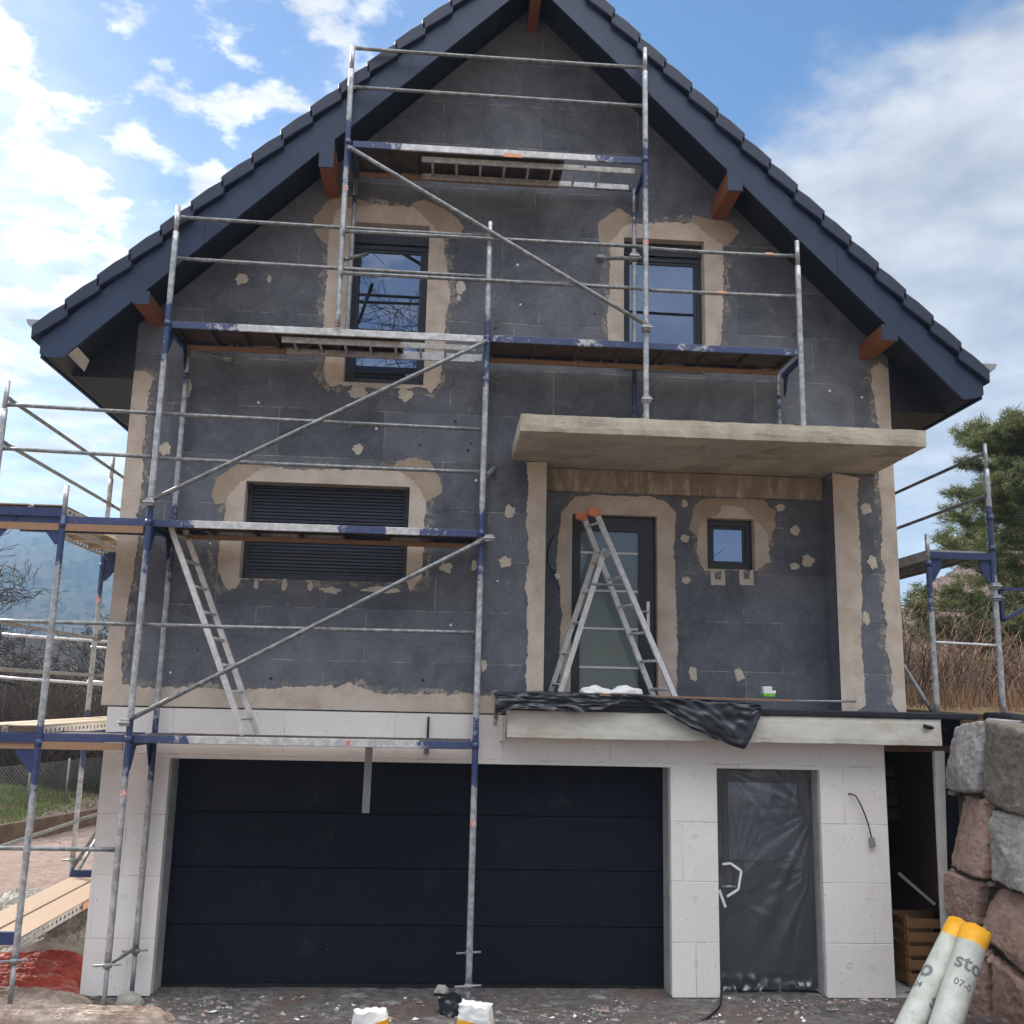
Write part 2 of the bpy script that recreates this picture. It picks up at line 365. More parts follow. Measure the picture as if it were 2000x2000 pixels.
# ------------------------------------------------------------------ builders
def V(*a): return Vector(a)
class MB:
    def __init__(s): s.v = []; s.f = []; s.mi = []; s.sm = []; s.p = []
    def add(s, vs, fs, mi=0, sm=False, p=0.):
        b = len(s.v); s.v += [tuple(a) for a in vs]
        s.p += list(p) if isinstance(p, (list, tuple)) else [p]*len(vs)
        for f in fs: s.f.append([i+b for i in f]); s.mi.append(mi); s.sm.append(sm)
        return s
    def box(s, x0, x1, y0, y1, z0, z1, mi=0, p=0.):
        vs = [(x, y, z) for x in (x0, x1) for y in (y0, y1) for z in (z0, z1)]
        return s.add(vs, [(0, 1, 3, 2), (4, 6, 7, 5), (0, 4, 5, 1), (2, 3, 7, 6), (0, 2, 6, 4), (1, 5, 7, 3)], mi, False, p)
    def beam(s, p0, p1, wid, hei, up=(0, 0, 1), mi=0, p=0., n=1, pf=None):
        p0, p1 = Vector(p0), Vector(p1); d = (p1-p0).normalized(); side = d.cross(Vector(up)).normalized(); u = side.cross(d)
        vs = []; ps = []
        for i in range(n+1):
            c = p0.lerp(p1, i/n)
            for a, b in ((-1, -1), (1, -1), (1, 1), (-1, 1)): vs.append(c+side*(a*wid/2)+u*(b*hei/2)); ps.append(pf(i/n) if pf else p)
        fs = [(3, 2, 1, 0), tuple(4*n+k for k in range(4))]
        for i in range(n):
            for k in range(4): fs.append((4*i+k, 4*i+(k+1) % 4, 4*i+4+(k+1) % 4, 4*i+4+k))
        return s.add(vs, fs, mi, False, ps)
    def tube(s, pts, r, mi=0, seg=10, pf=None, cap=True):
        pts = [Vector(a) for a in pts]; n = len(pts)
        rs = r if isinstance(r, (list, tuple)) else [r]*n
        vs = []; ps = []; prev = None
        for i, c in enumerate(pts):
            d = (pts[min(i+1, n-1)]-pts[max(i-1, 0)]).normalized()
            if prev is None: a = d.orthogonal().normalized()
            else: a = (prev-d*prev.dot(d)).normalized()
            prev = a; b = d.cross(a)
            for k in range(seg):
                t = 2*math.pi*k/seg; vs.append(c+(a*math.cos(t)+b*math.sin(t))*rs[i]); ps.append(pf(c) if pf else 0.)
        fs = []
        for i in range(n-1):
            for k in range(seg): fs.append((i*seg+k, i*seg+(k+1) % seg, (i+1)*seg+(k+1) % seg, (i+1)*seg+k))
        s.add(vs, fs, mi, True, ps)
        if cap:
            b = len(s.v)-n*seg
            s.f.append([b+k for k in range(seg)][::-1]); s.mi.append(mi); s.sm.append(False)
            s.f.append([b+(n-1)*seg+k for k in range(seg)]); s.mi.append(mi); s.sm.append(False)
        return s
    def rod(s, p0, p1, r, mi=0, seg=10, pf=None, n=None):
        p0, p1 = Vector(p0), Vector(p1); n = n or (max(2, int((p1-p0).length/.12)) if pf else 1)
        return s.tube([p0.lerp(p1, i/n) for i in range(n+1)], r, mi, seg, pf)
    def prism(s, poly, d, mi=0):            # planar polygon (3D points) pushed along vector d
        n = len(poly); d = Vector(d); vs = [Vector(a) for a in poly]+[Vector(a)+d for a in poly]
        fs = [tuple(range(n)), tuple(range(2*n-1, n-1, -1))]+[(i, i+n, (i+1) % n+n, (i+1) % n) for i in range(n)]
        return s.add(vs, fs, mi)
    def build(s, name, mat, parent=None, bevel=0.):
        me = bpy.data.meshes.new(name)
        org = Vector(parent.matrix_world.translation) if parent is not None and parent.get('_o') is None else Vector((0, 0, 0))
        if parent is not None and parent.get('_o') is not None: org = Vector(parent['_o'])
        me.from_pydata([tuple(Vector(a)-org) for a in s.v], [], s.f)
        mats = mat if isinstance(mat, (list, tuple)) else [mat]
        for mt in mats: me.materials.append(mt)
        me.polygons.foreach_set('material_index', s.mi)
        me.polygons.foreach_set('use_smooth', s.sm)
        if any(s.p):
            at_ = me.attributes.new('paint', 'FLOAT', 'POINT'); at_.data.foreach_set('value', s.p)
        me.validate(); me.update()
        bm = bmesh.new(); bm.from_mesh(me); bmesh.ops.recalc_face_normals(bm, faces=bm.faces)
        bm.to_mesh(me); bm.free()
        o = bpy.data.objects.new(name, me); COL.objects.link(o)
        if parent is not None: o.parent = parent
        o['_o'] = tuple(org)
        if bevel:
            md = o.modifiers.new('bevel', 'BEVEL'); md.width = bevel; md.segments = 2; md.limit_method = 'ANGLE'
        return o
def thing(name, label, cat, loc=(0, 0, 0), group=None):
    o = bpy.data.objects.new(name, None); COL.objects.link(o); o.location = loc; o['_o'] = tuple(loc)
    o.empty_display_size = .2; o['label'] = label; o['category'] = cat
    if group: o['group'] = group
    return o
def tag(o, label, cat, group=None):
    o['label'] = label; o['category'] = cat
    if group: o['group'] = group
    return o
def struct(o, kind='structure'): o['kind'] = kind; return o

def inside(pt, poly):
    x, y = pt; c = False; n = len(poly)
    for i in range(n):
        x0, y0 = poly[i]; x1, y1 = poly[i-1]
        if (y0 > y) != (y1 > y) and x < (x1-x0)*(y-y0)/(y1-y0)+x0: c = not c
    return c
def plate(mb, outer, holes, y, depth, mi=0, rmi=1, hole_depths=None, grid=None):
    """sheet in the XZ plane at y with holes; edges run back by depth"""
    pts = []; edges = []; loops = [outer]+list(holes)
    for lp in loops:
        b = len(pts); pts += [Vector(p) for p in lp]; edges += [(b+i, b+(i+1) % len(lp)) for i in range(len(lp))]
    ov, oe, of, *_ = delaunay_2d_cdt(pts, edges, [], 0, 1e-6)
    tri = []
    for f in of:
        c = sum((ov[i] for i in f), Vector((0, 0)))/len(f)
        if inside(c, outer) and not any(inside(c, h) for h in holes): tri.append(tuple(f))
    mb.add([(p.x, y, p.y) for p in ov], tri, mi)
    for li, lp in enumerate(loops):
        n = len(lp); d = depth if (li == 0 or not hole_depths) else hole_depths[li-1]
        if d == 0: continue
        mb.add([(p[0], y, p[1]) for p in lp]+[(p[0], y+d, p[1]) for p in lp], [(i, i+n, (i+1) % n+n, (i+1) % n) for i in range(n)], rmi if li else mi)
    return mb
def rough_box(mb, x0, x1, y0, y1, z0, z1, st=.05, amp=.005, mi=0):
    bm = bmesh.new(); bmesh.ops.create_cube(bm, size=1)
    n = lambda a: max(1, int(a/st))
    for ax, L in ((0, x1-x0), (1, y1-y0), (2, z1-z0)):
        for k in range(1, n(L)):
            p = [0, 0, 0]; p[ax] = -.5+k/n(L); q = [0, 0, 0]; q[ax] = 1
            bmesh.ops.bisect_plane(bm, geom=bm.verts[:]+bm.edges[:]+bm.faces[:], plane_co=p, plane_no=q)
    vs = []
    for v in bm.verts:
        c = v.co; e = sum(1 for t in c if abs(t) > .499); p = Vector((x0+(c.x+.5)*(x1-x0), y0+(c.y+.5)*(y1-y0), z0+(c.z+.5)*(z1-z0)))
        k = amp*(noise.noise(p*6)+.6*noise.noise(p*17)); p = p+Vector((k*math.copysign(1, c.x)*(abs(c.x) > .499), k*math.copysign(1, c.y)*(abs(c.y) > .499), k*math.copysign(1, c.z)*(abs(c.z) > .499)))
        if e >= 2:
            chip =   .005+.020*max(0, noise.noise(p*9+Vector((3, 0, 0)))-.25)
            p = p-Vector((chip*math.copysign(1, c.x)*(abs(c.x) > .499), chip*math.copysign(1, c.y)*(abs(c.y) > .499), chip*math.copysign(1, c.z)*(abs(c.z) > .499)))
        vs.append(p)
    bm.verts.index_update(); mb.add(vs, [[v.index for v in f.verts] for f in bm.faces], mi); bm.free(); return mb
def rect(x0, x1, z0, z1): return [(x0, z0), (x1, z0), (x1, z1), (x0, z1)]
def ragged(poly, amp, step=.05, keep=(), open_=False):
    """roughen the outline of a trowelled patch; edges listed in keep stay straight"""
    out = []
    n = len(poly)
    for i in range(n):
        a = Vector(poly[i]); b = Vector(poly[(i+1) % n]); L = (b-a).length
        if open_ and i == n-1: out.append(tuple(a)); break
        k = max(1, int(L/step)); nr = Vector((-(b-a).y, (b-a).x))/max(L, 1e-6)
        for j in range(k):
            p = a.lerp(b, j/k)
            if i not in keep and not (j == 0 and (i-1) % n in keep):
                q = Vector((p.x*7.3, p.y*7.3, i*1.7)); f = noise.noise(q)+.7*noise.noise(q*3.1)+.6*noise.noise(q*8)+.4*noise.noise(q*19)
                p = p+nr*(f*amp)
            out.append((p.x, p.y))
    return out
def pxpoly(ps, Y): return [(at(x, y, Y).x, at(x, y, Y).z) for x, y in ps]

# ------------------------------------------------------------------ setting: ground, hills, air
WA, WB = V(8.22, -.12, 0), V(8.45, -2.6, 0)            # line of the stone wall face
def wall_x(y): return 8.22+(-.12-y)*.093
def ground_z(x, y):
    z = 0.
    if y < -.5: z += .13*(-.5-y)
    if x < -.7 and y > 0: z += min(.16*y, .5)*min(1, (-.7-x)/.4)
    if y > 6 and x < -2:
        kx = -4.22+(y-6.3)*.28
        t = min(1, max(0, (kx-.1-x)/.12)); z += t*(.25+min(1.2, max(0, (kx-x))*.10))
    if x > wall_x(min(y, -.12))+.35 and y < .2: z = max(z, 2.86)
    if y >= .2 and x > 9.1: z = 2.9+min(1.5, .02*max(0, y))
    if y > 3.2 and x > 7.4: z = max(z, 2.9+min(1.5, .02*y))
    if y > 14: z = max(z, min(2.2, .5+(y-14)*.05)) if x < 7.4 else z
    return z
def axis(spans):
    o = []
    for a, b, st in spans:
        k = max(1, int(round((b-a)/st))); o += [a+(b-a)*i/k for i in range(k)]
    o.append(spans[-1][1]); return o
xs = axis([(-1200, -300, 100), (-300, -60, 20), (-60, -14, 2), (-14, -7, .4), (-7, -2.6, .08), (-2.6, 8.2, .045), (8.2, 9.4, .06), (9.4, 20, .6), (20, 60, 4), (60, 300, 20), (300, 1200, 100)])
ys = axis([(-1200, -300, 100), (-300, -40, 20), (-40, -12, 2), (-12, -2.6, .4), (-2.6, .6, .04), (.6, 4, .1), (4, 12, .16), (12, 30, .8), (30, 60, 4), (60, 300, 20), (300, 1200, 100)])
gv = []; 
for y in ys:
    for x in xs:
        z = ground_z(x, y)
        if -8 < x < 8.4 and -6 < y < 13 and z < 2.5:
            q = Vector((x, y, 0)); z += .030*noise.noise(q*1.7)+.022*noise.noise(q*5)+.014*noise.noise(q*13)
            if y > -.1 and -.6 < x < 7.6: z = min(z, -.01)
        gv.append((x, y, z))
nx = len(xs); gf = [(j*nx+i, j*nx+i+1, (j+1)*nx+i+1, (j+1)*nx+i) for j in range(len(ys)-1) for i in range(nx-1)]
g = MB().add(gv, gf, 0, True); struct(g.build('ground', M['ground']))

def ridge(name, a0, a1, na, r0, r1, nr, hf, mat, jag):
    vs = []
    for j in range(nr+1):
        t = j/nr; r = r0+(r1-r0)*t
        for i in range(na+1):
            a = R_(a0+(a1-a0)*i/na); e = hf(math.degrees(a))
            h = math.tan(R_(e))*r1*(t**.8)
            q = Vector((a*60, t*9, 3.1)); h *= 1+.12*noise.noise(q*.25)
            wx, wy = r*math.sin(a), r*math.cos(a)
            if t > .05:
                h += jag*(.9*abs(noise.noise(Vector((wx/jag*.8, wy/jag*.8, 0))))**.7+1.2*noise.noise(Vector((wx/jag*.12, wy/jag*.12, 4)))+.7*noise.noise(Vector((wx/jag*.3, wy/jag*.3, 8))))
            vs.append((CAM.x+r*math.sin(a), CAM.y+r*math.cos(a), h))
    n = na+1
    for i in range(na+1):
        x, y, z = vs[nr*n+i]; k = 1.12; vs.append((CAM.x+(x-CAM.x)*k, CAM.y+(y-CAM.y)*k, -5))
    fs = [(j*n+i, j*n+i+1, (j+1)*n+i+1, (j+1)*n+i) for j in range(nr+1) for i in range(na)]
    return struct(MB().add(vs, fs, 0, True).build(name, mat))
def lerp_tab(tab):
    def f(x):
        if x <= tab[0][0]: return tab[0][1]
        for (a, u), (b, v) in zip(tab, tab[1:]):
            if x <= b: return u+(v-u)*(x-a)/(b-a)
        return tab[-1][1]
    return f
ridge('hills', -75, 60, 1500, 420, 980, 70, lerp_tab([(-75, 5), (-40, 7.2), (-27, 8.3), (-23.5, 8.6), (-21, 8.2), (-19, 7.7), (-10, 6.5), (0, 5), (20, 4), (60, 4)]), M['hill'], 7.)
ridge('hillside', 15, 62, 700, 70, 190, 70, lerp_tab([(15, 3), (25, 5.2), (27.5, 7.2), (29, 8.2), (33, 9.5), (45, 9), (62, 6)]), M['near_hill'], 2.2)

def haze():
    mt, N = new_mat('valley_haze')
    vol = N('ShaderNodeVolumePrincipled', Color=(.40, .66, 1., 1), Density=.00062, Anisotropy=.15)
    N('ShaderNodeOutputMaterial', Volume=vol)
    o = MB().box(-1300, 1300, -1300, 1300, -7, 195).build('haze', mt); struct(o, 'stuff')
haze()

# ------------------------------------------------------------------ the house
house = thing('house', 'gabled house under construction clad in grey and white foam boards under a dark roof', 'house')
XL, XR = -.75, 7.88
AX, AZ = 3.61, 11.36
gar = rect(0, 5.25, -.3, 2.29); sdoor = rect(5.75, 6.88, -.3, 2.29)
lw = MB(); plate(lw, [(-.68, 0.), (0, 0), (0, 2.29), (5.25, 2.29), (5.25, 0), (5.75, 0), (5.75, 2.29), (6.88, 2.29), (6.88, 0), (7.61, 0), (7.61, 2.80), (-.68, 2.80)], [], 0, .33, 0, 0)
lower = lw.build('lower_wall', M['eps_white'], house, .012)
# upper wall: gable outline, openings, porch recess
W1 = rect(.565, 2.35, 4.18, 5.25); W2 = rect(1.55, 2.45, 6.43, 8.37); W3 = rect(4.74, 5.70, 6.72, 8.36)
PORCH = rect(3.87, 7.15, 2.815, 5.62)
uw = MB(); plate(uw, [(XL, 2.81), (3.87, 2.81), (3.87, 5.62), (7.15, 5.62), (7.15, 2.81), (XR, 2.81), (XR, AZ-(XR-AX)), (AX, AZ), (XL, AZ-(AX-XL))], [W1, W2, W3], -.004, .02, 0, 1, [.22, .22, .22])
upper = uw.build('upper_wall', [M['eps_grey'], M['plaster']], house)
# body of the house behind the facade
bd = MB(); yb = 9.
bd.add([(XL, .02, 2.81), (XL, yb, 2.81), (XL, yb, AZ-(AX-XL)), (XL, .02, AZ-(AX-XL))], [(0, 1, 2, 3)], 1)
bd.add([(-.68, .02, 2.81), (-.68, yb, 2.81), (XL, yb, 2.81), (XL, .02, 2.81)], [(0, 1, 2, 3)], 1)
bd.add([(-.68, .34, -.3), (-.68, yb, -.3), (-.68, yb, 2.81), (-.68, .34, 2.81)], [(0, 1, 2, 3)], 2)
bd.add([(XR, .45, 2.8), (XR, yb, 2.8), (XR, yb, AZ-(XR-AX)), (XR, .02, AZ-(XR-AX)), (XR, .02, 2.8)], [(0, 1, 2, 3, 4)], 1)
bd.add([(XL, yb, -.2), (XR, yb, -.2), (XR, yb, AZ-(XR-AX)), (AX, yb, AZ), (XL, yb, AZ-(AX-XL))], [(0, 1, 2, 3, 4)], 0)
bd.add([(7.61, .33, 0), (7.61, 3.2, 0), (7.61, 3.2, 2.8), (7.61, .33, 2.8)], [(0, 1, 2, 3)], 0)
bd.build('side_wall', [M['eps_grey'], M['plaster'], M['eps_white']], house)
# dark rooms behind the openings are closed by the frames; porch recess
PY = .33
DOOR = rect(4.205, 5.19, 2.93, 5.08); W4 = rect(5.775, 6.335, 4.49, 5.085)
pw = MB(); plate(pw, rect(3.87, 7.15, 2.85, 5.6), [DOOR, W4], PY, 0, 0, 1, [.12, .16])
pw.add([(3.87, 0, 2.85), (3.87, PY, 2.85), (3.87, PY, 5.6), (3.87, 0, 5.6)], [(0, 1, 2, 3)], 0)
pw.add([(7.15, 0, 2.85), (7.15, PY, 2.85), (7.15, PY, 5.6), (7.15, 0, 5.6)], [(0, 1, 2, 3)], 0)
porch = pw.build('porch_wall', [M['eps_grey'], M['plaster']], house)
MB().box(3.875, 7.145, .27, PY-.004, 5.33, 5.597).build('lintel_beam', M['concrete_brown'], house, .01)
rough_box(MB(), 3.47, 7.66, -1.235, .32, 5.60, 5.785).build('canopy', M['concrete'], house)
# terrace slab over the garage front, with its membrane
rough_box(MB(), 3.47, 8.14, -.26, -.01, 2.575, 2.86, .05, .003).build('terrace_slab', M['concrete_pale'], house)
tf = MB(); tf.box(3.46, 8.55, -.275, PY, 2.86, 2.925); tf.build('terrace_membrane', M['membrane'], house, .01)
MB().box(3.40, 3.468, -.06, -.004, 2.53, 2.80).build('slab_end_board', M['eps_white'], house, .006)

def patch(name, outer, holes, y, mat, parent, th=.007):
    mb = MB(); plate(mb, outer, holes, y-th, th, 0, 0); return mb.build(name, mat, parent)
# --- render bands and patches on the upper wall
E = []
band = pxpoly([(268, 722), (283, 727), (300, 737), (291, 768), (287, 815), (279, 872), (281, 940), (268, 1004), (270, 1060), (261, 1117), (255, 1157), (247, 1205), (241, 1255), (238, 1338), (300, 1344), (362, 1340), (438, 1348), (507, 1345), (580, 1341), (652, 1339), (679, 1334), (737, 1354), (824, 1354), (922, 1357), (966, 1358)], -.004)
bandfull = ragged(band, .022, .02, (), True)+[(3.42, 2.815), (XL+.002, 2.815), (XL+.002, band[0][1]-.02)]
patch('render_smear', ragged([(p[0]+.06, p[1]+.05) for p in band], .05, .03, (), True)+[(3.42, 2.82), (XL+.01, 2.82), (XL+.01, band[0][1])], [], -.004, M['smear'], upper, .002)
patch('corner_render', bandfull, [], -.004, M['plaster'], upper)
rb = pxpoly([(1742, 1376), (1741, 1320), (1729, 1266), (1731, 1215), (1722, 1175), (1730, 1139), (1721, 1085), (1724, 1012), (1716, 951), (1714, 900), (1715, 827), (1708, 795), (1703, 748), (1702, 719), (1717, 708)], -.004)
rbfull = ragged(rb, .022, .02, (), True)+[(XR-.002, at(1742, 722, 0).z), (XR-.002, 2.815)]
patch('render_smear', ragged([(p[0]-.06, p[1]) for p in rb], .05, .03, (), True)+[(XR-.01, at(1742, 722, 0).z), (XR-.01, 2.82)], [], -.004, M['smear'], upper, .002)
patch('corner_render', rbfull, [], -.004, M['plaster'], upper)
pl_ = pxpoly([(1027, 1362), (1028, 1300), (1031, 1230), (1027, 1150), (1033, 1080), (1028, 1000), (1032, 950), (1027, 903)], -.004)
patch('pillar_render', ragged(pl_, .018, .02, (), True)+[(3.868, 5.595), (3.868, 2.815)], [], -.004, M['plaster'], upper)
pr_ = pxpoly([(1679, 934), (1674, 960), (1676, 1012), (1681, 1077), (1684, 1160), (1681, 1266), (1687, 1310), (1690, 1378)], -.004)
patch('pillar_render', ragged(pr_, .018, .02, (), True)+[(7.152, 2.815), (7.152, 5.595)], [], -.004, M['plaster'], upper)

def surround(outer_px, hole, Y, parent, damp=(), amp=.02):
    for d in damp: patch('damp_render', ragged(pxpoly(d, Y), .018, .02), [hole], Y, M['plaster_damp'], parent, .004)
    po = pxpoly(outer_px, Y); cx_, cz_ = sum(p[0] for p in po)/len(po), sum(p[1] for p in po)/len(po)
    big = [(cx_+(p[0]-cx_)*1.06+.03*math.copysign(1, p[0]-cx_), cz_+(p[1]-cz_)*1.05+.03*math.copysign(1, p[1]-cz_)) for p in po]
    if hole[0][1] > 2.9: patch('render_smear', ragged(big, .05, .03), [hole], Y, M['smear'], parent, .002)
    o = ragged(po, amp, .02)
    patch('window_render', o, [hole], Y, M['plaster'], parent, .009)
surround([(438, 1016), (428, 1067), (426, 1117), (444, 1150), (458, 1150), (473, 1131), (640, 1134), (795, 1139), (800, 1154), (824, 1128), (828, 1034), (831, 976), (812, 945), (773, 914), (704, 916), (650, 918), (580, 917), (511, 916), (471, 940), (446, 972)], W1, -.004, upper,
    [[(413, 969), (420, 936), (450, 915), (478, 903), (530, 903), (560, 930), (500, 1000), (449, 985), (420, 987)], [(750, 930), (775, 903), (802, 893), (838, 900), (860, 932), (863, 962), (838, 978), (800, 985), (760, 970)]])
surround([(664, 752), (648, 756), (633, 737), (634, 693), (632, 627), (638, 543), (642, 449), (660, 410), (697, 403), (744, 401), (813, 407), (845, 440), (867, 467), (871, 507), (880, 580), (872, 616), (870, 670), (864, 704), (860, 748), (842, 768), (829, 757), (750, 760)], W2, -.004, upper,
    [[(780, 440), (806, 396), (831, 389), (882, 416), (905, 442), (900, 456), (846, 470), (800, 470)], [(612, 427), (638, 395), (674, 380), (720, 396), (700, 450), (640, 480), (621, 463)]])
surround([(1217, 690), (1188, 680), (1186, 616), (1192, 525), (1194, 471), (1215, 447), (1230, 437), (1284, 435), (1351, 436), (1390, 465), (1412, 482), (1412, 543), (1409, 652), (1407, 684), (1380, 692)], W3, -.004, upper,
    [[(1168, 438), (1180, 425), (1212, 407), (1232, 422), (1250, 450), (1230, 475), (1201, 480), (1169, 478)], [(1351, 421), (1380, 426), (1420, 435), (1446, 453), (1423, 478), (1401, 484), (1369, 480), (1345, 450)]])
surround([(1092, 1366), (1096, 1193), (1088, 1120), (1090, 1049), (1096, 1001), (1121, 972), (1157, 965), (1193, 969), (1266, 969), (1306, 983), (1320, 1005), (1316, 1085), (1322, 1193), (1322, 1368)], [(4.205, 2.8), (5.19, 2.8), (5.19, 5.08), (4.205, 5.08)], PY, porch, (), .016)
surround([(1363, 1034), (1361, 1085), (1376, 1114), (1474, 1114), (1503, 1099), (1499, 1041), (1474, 1012), (1445, 990), (1409, 987), (1405, 1001), (1383, 1016)], W4, PY, porch,
    [[(1347, 1034), (1354, 990), (1372, 974), (1488, 974), (1514, 998), (1512, 1034), (1500, 1060), (1370, 1060)]], .022)
# small dabs of filler
def dabs(lst, Y, parent):
    for k, (x, y, rx, ry) in enumerate(lst):
        c = at(x, y, Y); n = 26; a0 = random.random()*6
        poly = []
        for i in range(n):
            t = 2*math.pi*i/n; f = 1+.40*noise.noise(Vector((math.cos(t)*1.3+k*5, math.sin(t)*1.3, a0)))+.28*noise.noise(Vector((math.cos(t)*3.5+k*5, math.sin(t)*3.5, a0)))+.2*noise.noise(Vector((math.cos(t)*8+k*5, math.sin(t)*8, a0)))
            poly.append((c.x+rx/186*f*math.cos(t), c.z+ry/186*f*math.sin(t)))
        patch('filler_dab', poly, [], Y, M['dab'], parent, .005)
dabs([(995, 1000, 11, 13), (987, 1098, 13, 11), (872, 1108, 13, 10), (944, 1300, 7, 11), (700, 877, 10, 11), (472, 545, 13, 11), (900, 558, 9, 16), (896, 582, 5, 6), (366, 758, 9, 18), (321, 877, 11, 13),
      (500, 1140, 5, 11), (556, 1143, 6, 11), (606, 1146, 5, 11), (645, 1153, 19, 6), (745, 1152, 35, 6), (697, 768, 20, 12), (792, 772, 14, 14), (526, 545, 4, 10), (1690, 993, 12, 12), (1704, 1098, 10, 13), (1692, 1208, 8, 13), (926, 1105, 6, 10)], -.004, upper)
dabs([(1337, 984, 8, 8), (1338, 1052, 9, 9), (1341, 1133, 9, 8), (1523, 992, 11, 8), (1553, 1037, 11, 11), (1551, 1106, 10, 8), (1577, 1096, 13, 12), (1354, 1318, 9, 14), (1444, 1317, 10, 14)], PY, porch)
# U shaped marks under the small window
for x in (1402, 1458):
    c = at(x, 1126, PY); mb = MB()
    plate(mb, ragged([(c.x-.085, c.z+.07), (c.x-.08, c.z-.10), (c.x+.085, c.z-.10), (c.x+.08, c.z+.07), (c.x+.04, c.z+.07), (c.x+.035, c.z-.03), (c.x-.035, c.z-.03), (c.x-.04, c.z+.07)], .008, .03), [], PY-.006, .006, 0, 0)
    mb.build('filler_dab', M['dab'], porch)
# white dowel heads
for i in range(64):
    x = random.uniform(-.3, 7.6); z = random.uniform(2.95, 10.6)
    if z > AZ-abs(x-AX)-.35: continue
    if 3.4 < x < 7.8 and z < 6: continue
    if any(h[0][0]-.25 < x < h[1][0]+.25 and h[0][1]-.25 < z < h[2][1]+.25 for h in (W1, W2, W3)): continue
    n = 8; r = random.uniform(.010, .018)
    mb = MB(); plate(mb, [(x+r*math.cos(6.283*k/n), z+r*math.sin(6.283*k/n)) for k in range(n)], [], -.008, .004, 0, 0)
    mb.build('dowel_head', M['white_bits'] if random.random() < .5 else M['black'], upper)

for px, py in ((963, 1457), (1011, 1457), (1112, 1453), (1224, 1455), (1355, 1514), (1356, 1632), (1360, 1880), (1674, 1515), (1648, 1640), (1660, 1884), (1703, 1888), (1696, 1757), (270, 1498), (260, 1625), (244, 1752), (690, 1470), (1357, 1753)):
    c = at(px, py, -.003); r = random.uniform(.02, .034); mb = MB(); plate(mb, [(c.x+r*math.cos(6.283*k/14), c.z+r*math.sin(6.283*k/14)) for k in range(14)], [[(c.x+r*.6*math.cos(6.283*k/14), c.z+r*.6*math.sin(6.283*k/14)) for k in range(14)]], -.004, .003, 0, 0); mb.build('dowel_ring', M['ring'], lower)
# --- windows, shutter, doors
def window(name, x0, x1, z0, z1, y, parent, fw=.06, box=0., bars=()):
    fr = MB(); zt = z1-box
    if box: fr.box(x0+.004, x1-.004, y-.03, y+.06, zt, z1-.002)
    for a, b, c, d in ((x0+.004, x1-.004, z0+.004, z0+fw), (x0+.004, x1-.004, zt-fw, zt-.004 if box else zt-.004), (x0+.004, x0+fw, z0+fw, zt-fw), (x1-fw, x1-.004, z0+fw, zt-fw)):
        fr.box(a, b, y, y+.07, c, d)
    g = fw+.035   # inner sash
    for a, b, c, d in ((x0+fw, x1-fw, z0+fw, z0+g), (x0+fw, x1-fw, zt-g, zt-fw), (x0+fw, x0+g, z0+g, zt-g), (x1-g, x1-fw, z0+g, zt-g)):
        fr.box(a, b, y+.014, y+.06, c, d)
    for zb in bars: fr.box(x0+fw, x1-fw, y+.004, y+.06, zb-.05, zb+.05)
    o = fr.build(name, M['frame'], parent, .004)
    pn = MB().box(x0+fw+.01, x1-fw-.01, y+.03, y+.05, z0+fw+.01, zt-fw-.01); pn.build('pane', M['glass'], o)
    return o
window('tall_window', *(1.55, 2.45), 6.43, 8.37, .13, house, .06, .20, (7.0,))
window('window', 4.74, 5.70, 6.72, 8.36, .13, house, .06, .16)
gb = MB(); gb.box(4.745, 5.695, .05, .075, 7.02, 7.05); gb.build('window_guard_bar', M['frame'], house)
window('small_window', 5.775, 6.335, 4.49, 5.085, PY+.10, house, .075)
sh = MB(); n = 26; z0, z1 = 4.20, 5.245
for i in range(n):
    a = z0+.06+(z1-z0-.06)*i/n; b = z0+.06+(z1-z0-.06)*(i+1)/n
    yc = .15
    sh.add([(.57, yc+.012, a), (2.345, yc+.012, a), (2.345, yc, a+.2*(b-a)), (.57, yc, a+.2*(b-a)), (2.345, yc, b-.2*(b-a)), (.57, yc, b-.2*(b-a)), (2.345, yc+.012, b), (.57, yc+.012, b)], [(0, 1, 2, 3), (3, 2, 4, 5), (5, 4, 6, 7)])
sh.box(.57, 2.345, .13, .19, z0-.01, z0+.06)
shut = sh.build('roller_shutter', M['shutter'], house)
for a, b in ((.567, .62), (2.297, 2.348)): MB().box(a, b, .125, .2, z0-.005, z1).build('guide_rail', M['frame'], shut)
# garage door: four flush panels
zs = [.03, .60, 1.17, 1.73, 2.285]
gdo = None
for i in range(4):
    p = MB().box(.012, 5.238, .335, .375, zs[i]+.005, zs[i+1]-.005)
    if gdo is None: gdo = p.build('garage_door', M['garage'], house, .005)
    else: p.build('door_panel', M['garage'], gdo, .005)
MB().box(.0, 5.25, .345, .40, -.02, .04).build('door_seal', M['black'], gdo)
MB().box(.0, 5.25, .38, .40, 0, 2.289).build('door_back', M['black'], gdo)
for a, b in ((.001, .012), (5.238, 5.249)): MB().box(a, b, .06, .335, 0, 2.285).build('garage_jamb', M['grey_reveal'], house)
# side door behind film
sd_ = MB(); sd_.box(5.76, 6.87, .22, .28, .02, 2.28); 
sdo = sd_.build('side_door', M['frame'], house, .004)
MB().box(5.93, 6.70, .212, .222, 1.32, 2.13).build('pane', M['glass'], sdo)
hm = MB(); hm.rod((5.84, .20, 1.06), (5.84, .15, 1.06), .012); hm.rod((5.84, .15, 1.06), (5.98, .15, 1.06), .012); hm.build('handle', M['handle'], sdo)
for a, b in ((6.868, 6.879), (5.751, 5.762)): MB().box(a, b, .05, .33, 0, 2.285).build('door_jamb', M['grey_reveal'], house)
